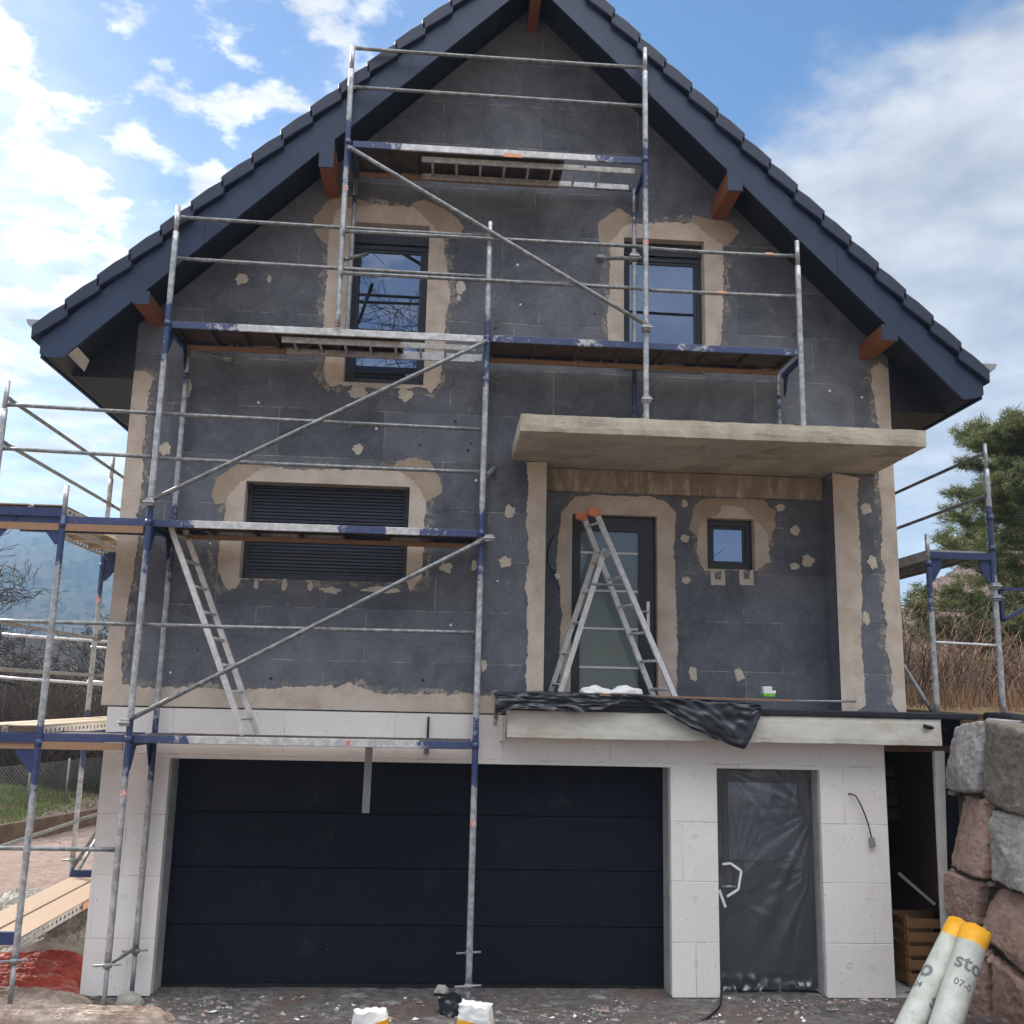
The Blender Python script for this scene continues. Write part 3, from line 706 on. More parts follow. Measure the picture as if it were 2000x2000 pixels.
# polythene film taped over the side door
fv = []; fnx, fnz = 90, 160
for j in range(fnz+1):
    for i in range(fnx+1):
        u, v_ = i/fnx, j/fnz
        x = 5.765+1.10*u; z = .03+2.25*v_
        f = .020*noise.noise(Vector((u*2.2+v_*1.6, v_*2-u*1.5, 1)))
        for (ax_, ay_, k_, w_) in ((.12, .43, 5, .008), (1., .80, 6, .014), (.1, 1.0, 5, .013), (1., .55, 6, .009)):
            an = math.atan2(v_-ay_, u-ax_); rr_ = math.hypot(u-ax_, v_-ay_); f += .85*w_*(1-abs(noise.noise(Vector((an*k_, rr_*.8, k_))))*3.2)*math.exp(-rr_*1.3)*min(1, rr_*5)
        if v_ < .10: f += .035*(.10-v_)/.10*noise.noise(Vector((u*16, v_*26, 2)))*2
        fv.append((x, .135+f*1.2, z))
film = MB().add(fv, [(j*(fnx+1)+i, j*(fnx+1)+i+1, (j+1)*(fnx+1)+i+1, (j+1)*(fnx+1)+i) for j in range(fnz) for i in range(fnx)], 0, True).build('plastic_film', M['film'])
tag(film, 'clear creased plastic film taped over the dark side door beside the garage', 'plastic film')
tp = MB()
tpp = [at(x, y, .12) for x, y in ((1411, 1688), (1427, 1686), (1448, 1701), (1442, 1737), (1420, 1751))]
for a, b in zip(tpp, tpp[1:]): tp.beam(a, b, .024, .004, (0, 1, 0))
a, b = at(1405, 1738, .12), at(1417, 1772, .12); tp.beam(a, b, .028, .004, (0, 1, 0))
tag(tp.build('adhesive_tape', M['white_bits']), 'pale adhesive tape bent round the side door handle on the film', 'tape')
# entrance door with frosted glass and six white strips
dx0, dx1, dz0, dz1, dy = 4.215, 5.18, 2.93, 5.07, PY+.08
ed = MB()
for a, b, c, d in ((dx0, dx0+.10, dz0, dz1), (dx1-.19, dx1, dz0, dz1), (dx0+.10, dx1-.19, dz1-.17, dz1), (dx0+.10, dx1-.19, dz0, dz0+.08)): ed.box(a, b, dy, dy+.06, c, d)
edo = ed.build('entrance_door', M['frame'], house, .005)
MB().box(dx0+.08, dx1-.17, dy+.03, dy+.05, dz0+.05, dz1-.15).build('pane', M['frosted'], edo)
for py in (1080, 1154, 1228, 1304):
    z = at(1200, py, dy).z; MB().box(dx0+.10, dx1-.19, dy+.018, dy+.03, z-.011, z+.011).build('glass_strip', M['white_strip'], edo)
hh = MB(); zc = at(1270, 1206, dy).z
hh.box(dx1-.10, dx1-.065, dy-.012, dy, zc-.17, zc+.18); hh.rod((dx1-.083, dy-.01, zc+.06), (dx1-.083, dy-.06, zc+.06), .011); hh.rod((dx1-.083, dy-.06, zc+.06), (dx1-.21, dy-.06, zc+.06), .011)
hh.build('handle', M['handle'], edo)

# ------------------------------------------------------------------ roof
BY = -.62; RB = 9.5
roof = MB()
def slope_pt(side, s, off):           # s = horizontal distance from the ridge, off = vertical offset of the line
    return V(AX-.057+side*s, 0, off-s)
LOW = 11.207
deck = MB()
for sd in (-1, 1):
    L = 5.03
    deck.prism([V(AX-.057, BY+.03, LOW+.20), V(AX-.057+sd*L, BY+.03, LOW+.20-L), V(AX-.057+sd*L, BY+.03, LOW+.42-L), V(AX-.057, BY+.03, LOW+.42)], (0, RB-BY, 0))
rf = deck.build('roof', M['soffit'], house)
# soffit boards of the gable overhang and the closed eaves boxes
sf = MB()
for sd in (-1, 1):
    L = 5.0
    sf.prism([V(AX-.057, BY+.03, LOW+.14), V(AX-.057+sd*L, BY+.03, LOW+.14-L), V(AX-.057+sd*L, BY+.03, LOW+.17-L), V(AX-.057, BY+.03, LOW+.17)], (0, -BY+.05, 0))
sf.build('gable_soffit', M['soffit'], rf)
MB().box(-1.41, -.75, 0.0, RB, 6.36, 6.38).prism([V(-.75, -.012, 6.36), V(-1.41, -.012, 6.36), V(-1.41, -.012, 6.50), V(-.75, -.012, 7.10)], (0, .02, 0)).build('eaves_soffit', M['soffit'], rf)
MB().box(XR, 8.58, 0.0, RB, 6.36, 6.38).prism([V(XR, -.012, 6.36), V(8.58, -.012, 6.36), V(8.58, -.012, 6.50), V(XR, -.012, 7.15)], (0, .02, 0)).build('eaves_soffit', M['soffit'], rf)
# barge boards with a front lip, fascias along the eaves
for sd in (-1, 1):
    b = MB(); L = 4.93 if sd > 0 else 4.90; x0 = AX-.057
    foot = LOW-L
    tip = x0+sd*(L+.18)
    pf = [V(x0, BY, LOW), V(x0+sd*(L-.06), BY, foot+.06), V(x0+sd*(L+.10), BY, 6.36), V(tip, BY, 6.40), V(tip, BY, 6.62), V(tip-sd*.02, BY, LOW+.43-(L+.16)), V(x0, BY, LOW+.43)]
    b.prism(pf, (0, .035, 0)); 
    bo = b.build('barge_board', M['anthracite'], rf, .004)
    fa = MB(); fa.box(*sorted((tip-sd*.03, tip)), BY+.036, RB, 6.36, 6.68); fa.build('fascia', M['anthracite'], bo)
    st = MB(); st.prism([V(x0+sd*1.37, BY-.004, LOW-1.37+.004), V(x0+sd*1.375, BY-.004, LOW-1.375+.004), V(x0+sd*1.375, BY-.004, LOW-1.375+.36), V(x0+sd*1.37, BY-.004, LOW-1.37+.36)], (0, .004, 0))
    st.prism([V(x0+sd*3.5, BY-.004, LOW-3.5+.004), V(x0+sd*3.505, BY-.004, LOW-3.505+.004), V(x0+sd*3.505, BY-.004, LOW-3.505+.36), V(x0+sd*3.5, BY-.004, LOW-3.5+.36)], (0, .004, 0))
    st.build('board_joint', M['black'], bo)
    # half round gutter, bracket ends visible
    gx = tip+sd*.085; gt = MB(); n = 12; pr = []
    for k in range(n+1):
        t = math.pi*k/n; pr.append((gx-.075*math.cos(t), 6.76-.085*math.sin(t)))
    for k in range(n): gt.add([(pr[k][0], BY-.02, pr[k][1]), (pr[k+1][0], BY-.02, pr[k+1][1]), (pr[k+1][0], RB, pr[k+1][1]), (pr[k][0], RB, pr[k][1])], [(0, 1, 2, 3)], 0, True)
    gt.add([(a, BY-.02, c) for a, c in pr], [tuple(range(n+1))], 0)
    go = gt.build('gutter', M['grey_strip'], rf)
# tiles: verge tiles with a skirt, and the stepped courses behind them
def tile_courses(sd):
    x0 = AX-.057; ncourse = 17; d = .300
    field = MB(); verges = []; rv = random.Random(5+sd)
    for k in range(ncourse):
        s0 = k*d+.02; s1 = s0+d+.045
        # verge cap: skirt on the gable face
        def P(s, off): return (x0+sd*s, LOW+off-s)
        top0 = P(s0, .575); top1 = P(s1, .650); b1 = P(s1, .485); b0 = P(s0, .40)
        jz = rv.uniform(-.008, .008); top0, top1, b0, b1 = [(q_[0], q_[1]+jz) for q_ in (top0, top1, b0, b1)]; v = MB(); poly = [V(top0[0], BY-.06, top0[1]), V((top0[0]+top1[0])/2, BY-.06, (top0[1]+top1[1])/2+.012), V(top1[0], BY-.06, top1[1]-.012), V(top1[0]-sd*.004, BY-.06, b1[1]), V(b0[0], BY-.06, b0[1])]
        v.prism(poly, (0, .30, 0)); verges.append(v)
        a0 = P(s0, .545); a1 = P(s1, .62); c1 = P(s1, .57); c0 = P(s0, .50)
        field.prism([V(a0[0], BY+.24, a0[1]), V(a1[0], BY+.24, a1[1]), V(c1[0], BY+.24, c1[1]), V(c0[0], BY+.24, c0[1])], (0, RB-BY-.24, 0))
    field.build('tile_slope', M['tile'], rf)
    for v in verges: v.build('verge_tile', M['tile'], rf, .012)
tile_courses(-1); tile_courses(1)
MB().tube([(AX-.057, y, LOW+.60) for y in (BY-.08, 4, RB)], .13, 0, 14).build('ridge_cap', M['tile'], rf)
# purlin ends: stained timber with metal caps
for (x0, x1, z0) in ((1.235, 1.385, 8.66), (5.80, 5.965, 8.66), (7.53, 7.70, 6.98), (-.62, -.46, 6.99), (3.535, 3.655, 11.0)):
    xc = (x0+x1)/2; ztop = LOW-abs(xc-(AX-.057))+.015; fy = BY-.07 if abs(xc-3.6) < 2.6 else BY-.02
    if ztop-z0 < .1: ztop = z0+.1
    po = MB().box(x0, x1, fy+.02, .02, z0, ztop).build('purlin', M['stained_wood'], house, .006)
    MB().box(x0-.005, x1+.005, fy, fy+.018, z0-.003, ztop+.004).build('purlin_cap', M['anthracite'], po)
# cream scrap of board tucked under the left eaves box
MB().add([at(130, 690, -.45), at(149, 675, -.45), at(175, 704, -.2), at(165, 726, -.2)], [(0, 1, 2, 3)]).build('eaves_offcut', M['cream_board'], rf)

# ------------------------------------------------------------------ front scaffold
LEV = [2.50, 4.62, 6.73, 8.92]
YF, YR = -.75, -.10
def lev_paint(levels, up=.35, dn=.55):
    def f(c):
        p = 0.
        for L in levels:
            d = c.z-L
            if -dn < d < up: p = max(p, 1.12-.80*abs(d)/(up if d > 0 else dn))
        return p
    return f
def post(parent, x, y, z0, z1, levels, r=.031, base=True, jack=.45, lean=0., sticker=None, mat='post'):
    m = MB(); pf = lev_paint(levels)
    zb = z0+jack if base else z0
    m.rod((x, y, zb), (x+lean, y, z1-.30), r, 0, 14, pf); m.rod((x+lean, y, z1-.30), (x+lean, y, z1), r*.8, 0, 12)
    for L in levels:
        if zb < L+.02 < z1-.3: m.rod((x, y, L-.02), (x, y, L+.04), r*1.18, 0, 14, pf, 2)
    o = m.build('post', M[mat], parent)
    if base:
        j = MB(); j.rod((x, y, z0), (x, y, zb+.02), r*.72, 0, 10); j.rod((x, y, zb-.03), (x, y, zb+.015), r*1.3, 0, 8)
        j.rod((x-.13, y, zb-.015), (x+.12, y, zb-.0), .012, 0, 6); j.box(x-.075, x+.075, y-.075, y+.075, z0-.01, z0+.008)
        j.build('base_jack', M['steel_dark'], o)
    if sticker is not None:
        k = MB(); 
        for i in range(5):
            t0 = math.pi*(1.1+.8*i/5); t1 = math.pi*(1.1+.8*(i+1)/5); rr = r+.0015
            k.add([(x+rr*math.cos(t0), y+rr*math.sin(t0), sticker), (x+rr*math.cos(t1), y+rr*math.sin(t1), sticker), (x+rr*math.cos(t1), y+rr*math.sin(t1), sticker+.055), (x+rr*math.cos(t0), y+rr*math.sin(t0), sticker+.055)], [(0, 1, 2, 3)])
        k.build('sticker', M['red_sticker'], o)
    return o
def rail(parent, p0, p1, r=.0205, name='guard_rail', flat=True, mat='tube', sag=0.):
    p0, p1 = Vector(p0), Vector(p1); m = MB(); n = 6
    pts = [p0.lerp(p1, i/n)+V(0, 0, -sag*4*(i/n)*(1-i/n)) for i in range(n+1)]
    m.tube(pts, r, 0, 10)
    if flat:
        d = (p1-p0).normalized()
        for e, s in ((p0, -1), (p1, 1)): m.beam(e-d*s*.05, e+d*s*.03, .012, .045, (0, 0, 1))
    return m.build(name, M[mat], parent)
def coupler(parent, x, y, z):
    m = MB(); m.box(x-.045, x+.045, y-.05, y+.05, z-.035, z+.035); m.rod((x-.06, y-.055, z), (x+.06, y-.055, z), .012, 0, 6); return m.build('coupler', M['steel_dark'], parent, .012)
def deck_frame(parent, x0, x1, z, blue, hatch=None, y0=YF, y1=YR, ply=True, offset=.035):
    """scaffold deck: two edge beams, cross members, plywood, optional trapdoor ladder beneath"""
    ya, yb_ = y0+offset, y1-.02
    n = 44
    def pf(t):
        e = 0.
        for a, b in blue:
            if a <= t <= b: e = max(e, 1.-.4*abs(2*(t-a)/(b-a)-1))
        return e
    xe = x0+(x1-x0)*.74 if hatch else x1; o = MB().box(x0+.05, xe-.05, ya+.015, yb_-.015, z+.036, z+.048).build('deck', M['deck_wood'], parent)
    for yy in (ya, yb_): MB().beam((x0+.03, yy, z+.012), (x1-.03, yy, z+.012), .028, .075, (0, 0, 1), 0, 0, n, pf).build('deck_edge', M['alu'], o, .004)
    nb = 7
    for i in range(nb+1):
        x = x0+.06+(xe-x0-.12)*i/nb; MB().box(x-.016, x+.016, ya+.015, yb_-.015, z-.012, z+.034).build('deck_rib', M['deck_wood'], o)
    MB().box(x0+.06, xe-.06, yb_-.07, yb_-.016, z-.055, z-.012).build('toe_board', M['plank'], o)
    if hatch:
        a, bb = hatch; h = MB(); yy = (ya+yb_)/2
        for s in (-.19, .17): h.beam((a, yy+s, z-.055), (bb, yy+s, z-.055), .025, .06, (0, 0, 1))
        nr = int((bb-a)/.27)
        for i in range(nr): h.rod((a+.12+i*.27, yy-.19, z-.055), (a+.12+i*.27, yy+.17, z-.055), .014, 0, 8)
        h.build('hatch_ladder', M['alu'], o)
    return o
fs = thing('scaffold', 'silver and blue frame scaffold across the front of the house, with four deck levels', 'scaffold', (1.5, YF, 0))
XA, XB, XC, XD = -.21, 3.13, 4.845, 6.55
post(fs, XA, YF, .03, 8.07, LEV[:3], sticker=1.98); post(fs, XB, YF, .12, 8.08, LEV[:3], sticker=1.75, jack=.19)
post(fs, XA+.06, YR, .0, 6.72, LEV[:3]); post(fs, XB+.02, YR, .0, 6.72, LEV[:3])
post(fs, XC, YF, 5.79, 10.33, [8.92], base=False, sticker=7.9); post(fs, XD, YF, 5.79, 8.05, [], base=False)
post(fs, XC+.0, YR, 5.79, 8.93, [8.92, 6.5], base=False, r=.026); post(fs, XD-.03, YR, 5.79, 6.75, [6.7], base=False, r=.026)
post(fs, 1.545, YF, 6.80, 10.12, [8.92], base=False, lean=-.01, sticker=8.35); post(fs, 1.575, YR, 6.80, 8.95, [8.92], base=False, r=.027)
deck_frame(fs, XA, XB, LEV[0], [(-.1, .17), (.83, 1.1)]); deck_frame(fs, XA, XB, LEV[1], [(-.1, .13), (.56, .72), (.80, 1.1)])
deck_frame(fs, XA, XB, LEV[2], [(-.1, .22)], (.95, 3.02)); deck_frame(fs, XB, XD, LEV[2]+.01, [(-.1, .36), (.3, .62), (.58, 1.1)])
deck_frame(fs, 1.56, XC, LEV[3], [(-.1, .16), (.84, 1.1)], (2.35, 4.75))
for L in LEV[:2]:   # decks running on to the left, to the corner of the side scaffold
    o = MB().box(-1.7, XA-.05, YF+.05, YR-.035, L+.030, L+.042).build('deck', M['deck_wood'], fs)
    for yy in (YF+.035, YR-.02): MB().beam((-1.72, yy, L+.012), (XA-.03, yy, L+.012), .028, .075, (0, 0, 1), 0, .95, 12).build('deck_edge', M['alu'], o)
    MB().box(-1.7, XA-.05, YF+.0, YF+.03, L-.10, L-.03).build('toe_board', M['plank'], o)
for a, b in (((XA, 7.95), (XB, 7.92)), ((XA, 7.48), (XB, 7.45)), ((XA, 5.77), (XB, 5.74)), ((XA, 5.30), (XB, 5.28)), ((XA, 3.61), (XB, 3.62)), ((1.545, 10.105), (XC, 10.095)), ((1.545, 9.62), (XC, 9.61)),
             ((XC, 7.88), (XD, 7.88)), ((XC, 7.39), (XD, 7.40))):
    rail(fs, (a[0]+.04, YF+.02, a[1]), (b[0]-.04, YF+.02, b[1]), sag=random.uniform(0, .012))
rail(fs, (1.57, YF-.045, 7.86), (XC-.04, YF-.01, 7.88)); rail(fs, (1.57, YF-.045, 7.38), (XC-.04, YF-.01, 7.39))
for z0, z1, x0 in ((5.80, 5.77, -1.75), (5.34, 5.31, -1.75), (3.61, 3.61, -1.6), (1.49, 1.49, -1.6)):
    rail(fs, (x0, YF+.02, z0), (XA-.04, YF+.02, z1))
for p, q in (((1.575, 8.84), (4.87, 6.94)), ((3.12, 6.69), (-.22, 4.83)), ((3.17, 4.57), (-.23, 2.68))):
    rail(fs, (p[0], YF-.05, p[1]), (q[0], YF-.05, q[1]), .0235, 'diagonal_brace')
# head brackets of the frames under each deck, bottom transoms, ties into the wall
for x, L in ((XA, 2.5), (XA, 4.62), (XA, 6.73), (XB, 6.73), (XC, 8.92), (1.545, 8.92), (XD, 6.73)):
    m = MB(); m.beam((x+.02, YF, L-.035), (x+.03, YR, L-.035), .04, .05, (0, 0, 1), 0, .9); m.prism([V(x+.02, YF, L-.06), V(x+.02, YF+.16, L-.06), V(x+.02, YF+.03, L-.28), V(x+.02, YF, L-.28)], (.012, 0, 0))
    m.prism([V(x+.03, YR, L-.06), V(x+.03, YR-.16, L-.06), V(x+.03, YR-.03, L-.28), V(x+.03, YR, L-.28)], (.012, 0, 0)); m.p = [.95]*len(m.v)
    m.build('head_bracket', M['tube'], fs)
for p, q in (((XA, YF, .47), (XA+.06, YR, .47)), ((XD, YF, 5.98), (XD-.03, YR, 5.98)), ((XC, YF, 6.0), (XC, YR, 6.0))):
    rail(fs, p, q, .018, 'cross_tube', False)
for (x, y), z in (((-.1, -.30), 6.62), ((1.75, -.6), 7.73), ((4.4, -.35), 7.76), ((3.2, -.75), 5.2)): pass
rail(fs, at(377, 684, -.12), at(446, 702, -.02), .014, 'wall_tie', False); coupler(fs, *at(446, 702, -.02))
rail(fs, at(673, 507, -.74), at(717, 496, -.25), .022, 'wall_tie', False); rail(fs, at(1164, 505, -.16), at(1256, 504, -.72), .022, 'wall_tie', False)
rail(fs, at(950, 930, -.72), at(965, 915, -.02), .03, 'wall_tie', False)
for px, py in ((1172, 506), (1238, 503), (1262, 642), (245, 1411), (294, 982), (955, 1052)): coupler(fs, *at(px, py, -.78 if px not in (1172,) else -.15))
coupler(fs, XC, YF, 6.13)
lb = MB(); c = at(1002, 302, YF+.017); lb.box(c.x-.10, c.x+.10, YF+.018, YF+.021, c.z-.03, c.z+.012); lb.build('deck_label', M['orange_mark'], fs)
lb = MB(); c = at(680, 1451, YF+.017); lb.box(c.x-.025, c.x+.025, YF+.018, YF+.021, LEV[0]-.01, LEV[0]+.035); lb.build('deck_label', M['red_sticker'], fs)
for px, py in ((1506, 497), (1412, 570)):
    c = at(px, py, YF); m = MB(); m.rod((c.x-.06, YF+.02, 7.88 if py < 520 else 7.395), (c.x+.03, YF+.02, 7.88 if py < 520 else 7.395), .0225); m.build('orange_band', M['orange_mark'], fs)

# ------------------------------------------------------------------ side scaffold, left
ls = thing('scaffold', 'sunlit steel scaffold along the left side of the house with perforated steel decks', 'scaffold', (-1.4, 0, 0))
LX0, LX1 = -1.75, -1.05; LY = [-.74, 2.52, 5.78]
for i, y in enumerate(LY):
    zb = ground_z(-1.4, y)+.03
    post(ls, LX1, y, zb, 4.98 if i == 0 else 4.7, [LEV[0]-.05, LEV[1]-.05]); post(ls, LX0, y, zb, 6.05, [LEV[0]-.05, LEV[1]-.05], sticker=4.1 if i == 1 else None)
    for L in (.70, LEV[0]-.0, LEV[1]+.08):
        m = MB(); m.beam((LX0, y, L), (LX1, y, L), .045, .085 if L > 1 else .11, (0, 0, 1))
        if L > 1:
            for s, x in ((1, LX0), (-1, LX1)):
                m.prism([V(x, y, L-.02), V(x+s*.26, y, L-.02), V(x+s*.22, y, L-.12), V(x+s*.06, y, L-.32), V(x, y, L-.32)], (0, .012, 0))
        m.p = [.97]*len(m.v); m.build('transom', M['tube'], ls)
def perf_deck(parent, x0, x1, y0, y1, z, mats, name='deck'):
    m = MB(); m.box(x0, x1, y0, y1, z-.012, z, 0)
    n = int((y1-y0)/.11)
    for xx in (x0, x1-.012):
        # edge channel with a row of holes
        loops = []; hd = []
        for i in range(n):
            yc = y0+(i+.5)*(y1-y0)/n; loops.append([(yc+.024*math.cos(6.283*k/8), z-.055+.020*math.sin(6.283*k/8)) for k in range(8)]); hd.append(0)
        t = MB(); plate(t, rect(y0, y1, z-.10, z-.013), loops, 0, 0, 0, 0, hd)
        m.add([(xx+.006, a, c) for a, b, c in t.v], t.f, 1)
    for i in range(5): m.box(x0+.012, x1-.012, y0+(y1-y0)*(i+.1)/5, y0+(y1-y0)*(i+.1)/5+.05, z-.07, z-.014, 2)
    return m.build(name, mats, parent)
for i in range(2):
    for L in (LEV[1]+.17, LEV[0]+.12):
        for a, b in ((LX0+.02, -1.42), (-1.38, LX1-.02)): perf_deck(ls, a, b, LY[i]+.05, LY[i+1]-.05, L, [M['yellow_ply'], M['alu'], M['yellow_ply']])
for a, b in ((LX0+.02, -1.42), (-1.38, LX1-.02)): perf_deck(ls, a, b, LY[0]+.08, LY[1]-.05, .68, [M['plank_pale'], M['alu'], M['plank_pale']])
for i in range(2):
    for z in (5.86, 5.40, 3.62, 3.15): rail(ls, (LX0+.03, LY[i]+.03, z), (LX0+.03, LY[i+1]-.03, z))
    rail(ls, (LX0+.03, LY[i]+.03, 1.35), (LX0+.03, LY[i+1]-.03, 1.35))
rail(ls, (LX0, LY[1], .75), (LX1+.1, LY[1]+.02, 2.2), .022, 'diagonal_brace', False); rail(ls, (LX0, LY[1]+.05, .6), (LX0+.05, LY[2], 2.4), .022, 'diagonal_brace', False)
for y in LY[1:]:
    for z in (3.6, 3.05): rail(ls, (LX0-1.2, y+.06, z+.05), (LX1+.05, y+.06, z-.04), .02, 'guard_rail', False, 'alu')
om = MB(); om.box(LX1-.014, LX1-.011, 1.0, 1.28, .585, .66); om.build('orange_band', M['orange_mark'], ls)

# ------------------------------------------------------------------ side scaffold, right (on the garden level)
rs = thing('scaffold', 'blue and silver scaffold standing right of the house in front of the pine', 'scaffold', (8.5, 0, 2.9))
RX0, RX1 = 8.17, 8.92; RY = [-.12, 3.15, 6.4]
for i, y in enumerate(RY):
    post(rs, RX0, y, 2.92, 4.9, [4.55], base=False, mat='post'); post(rs, RX1, y, 2.92, 5.98, [4.75, 5.1], base=False)
    m = MB(); m.beam((RX0, y, 4.66), (RX1, y, 4.66), .045, .075, (0, 0, 1))
    for s, x in ((1, RX0), (-1, RX1)): m.prism([V(x, y, 4.64), V(x+s*.15, y, 4.64), V(x+s*.15, y, 4.52), V(x+s*.05, y, 4.36), V(x, y, 4.36)], (0, .012, 0))
    m.p = [.97]*len(m.v); m.build('transom', M['tube'], rs)
    rail(rs, (RX0, y, 3.69), (RX1, y, 3.67), .016, 'cross_tube', False, 'alu')
for i in range(2):
    m = MB(); m.box(RX0+.03, RX1-.05, RY[i]+.04, RY[i+1]-.03, 4.70, 4.73)
    for k in range(4): m.box(RX0+.03+k*.17, RX0+.05+k*.17, RY[i]+.04, RY[i+1]-.03, 4.62, 4.70)
    m.build('deck', M['steel_dark'], rs)
    for z in (5.86, 5.37): rail(rs, (RX1-.03, RY[i], z), (RX1-.03, RY[i+1], z))
rail(rs, (RX0-.05, -.1, 2.95), (RX0-.42, .55, 4.1), .022, 'diagonal_brace', False)
m = MB(); y = -.1
for a, b in (((8.96, 4.30), (9.6, 4.32)), ((9.0, 4.3), (9.0, 3.95)), ((9.0, 3.95), (9.6, 4.28))): m.beam((a[0], y, a[1]), (b[0], y, b[1]), .035, .05, (0, 1, 0))
m.p = [.95]*len(m.v); m.build('console_bracket', M['tube'], rs)
for z in (4.33, 4.2): coupler(rs, RX1, -.12, z)

# ------------------------------------------------------------------ ladders
def ladder_rails(mb, a0, a1, b0, b1, n, w=.056, h=.028):
    """two stiles a0-a1, b0-b1 with n rungs"""
    a0, a1, b0, b1 = map(Vector, (a0, a1, b0, b1)); across = (b0-a0).normalized()
    for p, q in ((a0, a1), (b0, b1)): mb.beam(p, q, w, h, across)
    for i in range(n):
        t = (i+.6)/n; mb.rod(a0.lerp(a1, t), b0.lerp(b1, t), .016, 0, 8)
l1 = MB(); ladder_rails(l1, (.84, -.55, 2.56), (-.06, -.55, 4.66), (.90, -.17, 2.56), (.0, -.17, 4.66), 8)
lo = l1.build('access_ladder', M['ladder']); tag(lo, 'worn aluminium ladder leaning between two scaffold decks left of the shuttered window', 'ladder')
lad = thing('step_ladder', 'paint splashed aluminium folding ladder with an orange top standing before the entrance door', 'ladder', (4.6, .05, 2.93))
z0 = 2.93
r1 = MB(); ladder_rails(r1, (5.31, -.16, z0), (4.41, -.10, 5.03), (5.16, .24, z0), (4.31, .18, 5.03), 7, .060, .028); r1.build('front_section', M['ladder'], lad)
r2 = MB(); ladder_rails(r2, (4.0, -.13, z0), (4.52, -.07, 4.62), (3.93, .22, z0), (4.46, .15, 4.62), 5, .055, .026); r2.build('rear_section', M['ladder'], lad)
r3 = MB()
for x, y in ((4.40, -.10), (4.30, .18)): r3.box(x-.075, x+.055, y-.03, y+.03, 4.99, 5.06); r3.prism([V(x-.075, y-.028, 4.99), V(x+.02, y-.028, 4.96), V(x+.06, y-.028, 5.0)], (0, .056, 0))
r3.build('top_cap', M['orange'], lad, .01)
r4 = MB()
for x, y in ((5.31, -.16), (5.16, .24), (4.0, -.13), (3.93, .22)): r4.box(x-.035, x+.035, y-.02, y+.02, z0-.004, z0+.05)
r4.build('rubber_foot', M['black'], lad)
r5 = MB(); r5.rod((4.36, -.1, 4.22), (4.80, -.1, 4.22), .013); r5.box(4.50, 4.56, -.12, -.06, 4.52, 4.60); r5.build('hinge_stay', M['steel_dark'], lad)

# ------------------------------------------------------------------ things on the terrace edge
def drape(name, top, low, Y, mat, nu=70, nv=14, fold=.035, seed=0.):
    """hanging sheet between two pixel-surveyed lines, folded"""
    def poly(ps, t):
        L = [0]
        for a, b in zip(ps, ps[1:]): L.append(L[-1]+(b-a).length)
        d = t*L[-1]
        for i in range(len(ps)-1):
            if d <= L[i+1]+1e-9: return ps[i].lerp(ps[i+1], (d-L[i])/max(1e-9, L[i+1]-L[i]))
        return ps[-1]
    T = [at(*p, Y) for p in top]; B = [at(*p, Y-.03) for p in low]; vs = []
    # lap back over the edge first
    for j in range(nv+1):
        t = j/nv
        for i in range(nu+1):
            u = i/nu; a, b = poly(T, u), poly(B, u)
            if t < .2: p = a+V(0, (.2-t)/.2*.35, .012)
            else: p = a.lerp(b, (t-.2)/.8)
            q = Vector((u*11+seed, t*2.2, seed)); k = 1 if t > .15 else .35
            f = noise.noise(q)+.7*noise.noise(Vector((u*26-t*5, t*5+u*7, 2)))+.4*noise.noise(q*4.7)
            fz = abs(noise.noise(Vector((u*16+t*3, t*7, 9))))
            p = p+V(.012*noise.noise(q*2), -fold*k*(f+.2)-fold*1.3*fz*k, .02*k*noise.noise(q*1.9+Vector((0, 3, 0))))
            vs.append(p)
    m = MB().add(vs, [(j*(nu+1)+i, j*(nu+1)+i+1, (j+1)*(nu+1)+i+1, (j+1)*(nu+1)+i) for j in range(nv) for i in range(nu)], 0, True)
    return m.build(name, mat)
tp_ = drape('tarpaulin', [(968, 1354), (1060, 1352), (1180, 1356), (1222, 1356), (1300, 1363), (1400, 1370), (1486, 1377)],
            [(969, 1394), (1000, 1386), (1060, 1386), (1115, 1391), (1180, 1384), (1228, 1368), (1262, 1372), (1310, 1398), (1350, 1424), (1400, 1444), (1452, 1466), (1468, 1440), (1486, 1384)], -.30, M['black_plastic'], 90, 20)
tag(tp_, 'crumpled black plastic sheet draped over the edge of the concrete terrace slab', 'plastic sheet')
m = MB(); m.add([at(968, 1370, -.31), at(978, 1372, -.31), at(972, 1418, -.31), at(966, 1421, -.31), at(962, 1412, -.31)], [(0, 1, 2, 3, 4)]); m.prism([at(968, 1370, -.31), at(976, 1372, -.31), at(970, 1418, -.31), at(964, 1415, -.31)], (0, .01, 0))
tag(m.build('cloth_strip', M['cream_sheet']), 'narrow beige rag hanging at the left end of the black plastic sheet', 'rag')
pk = MB(); pk.beam(at(1170, 1357, -.27)+V(0, 0, .0), at(1545, 1369, -.24), .12, .022); tag(pk.build('plank', M['plank'], None, .003), 'thin brown plank lying along the terrace edge above the black sheet', 'plank')
pk = MB(); pk.rod(at(1540, 1369, -.2), at(1672, 1370, -.12), .012); tag(pk.build('metal_bar', M['steel_dark']), 'thin metal bar lying on the terrace edge by the right pillar', 'bar')
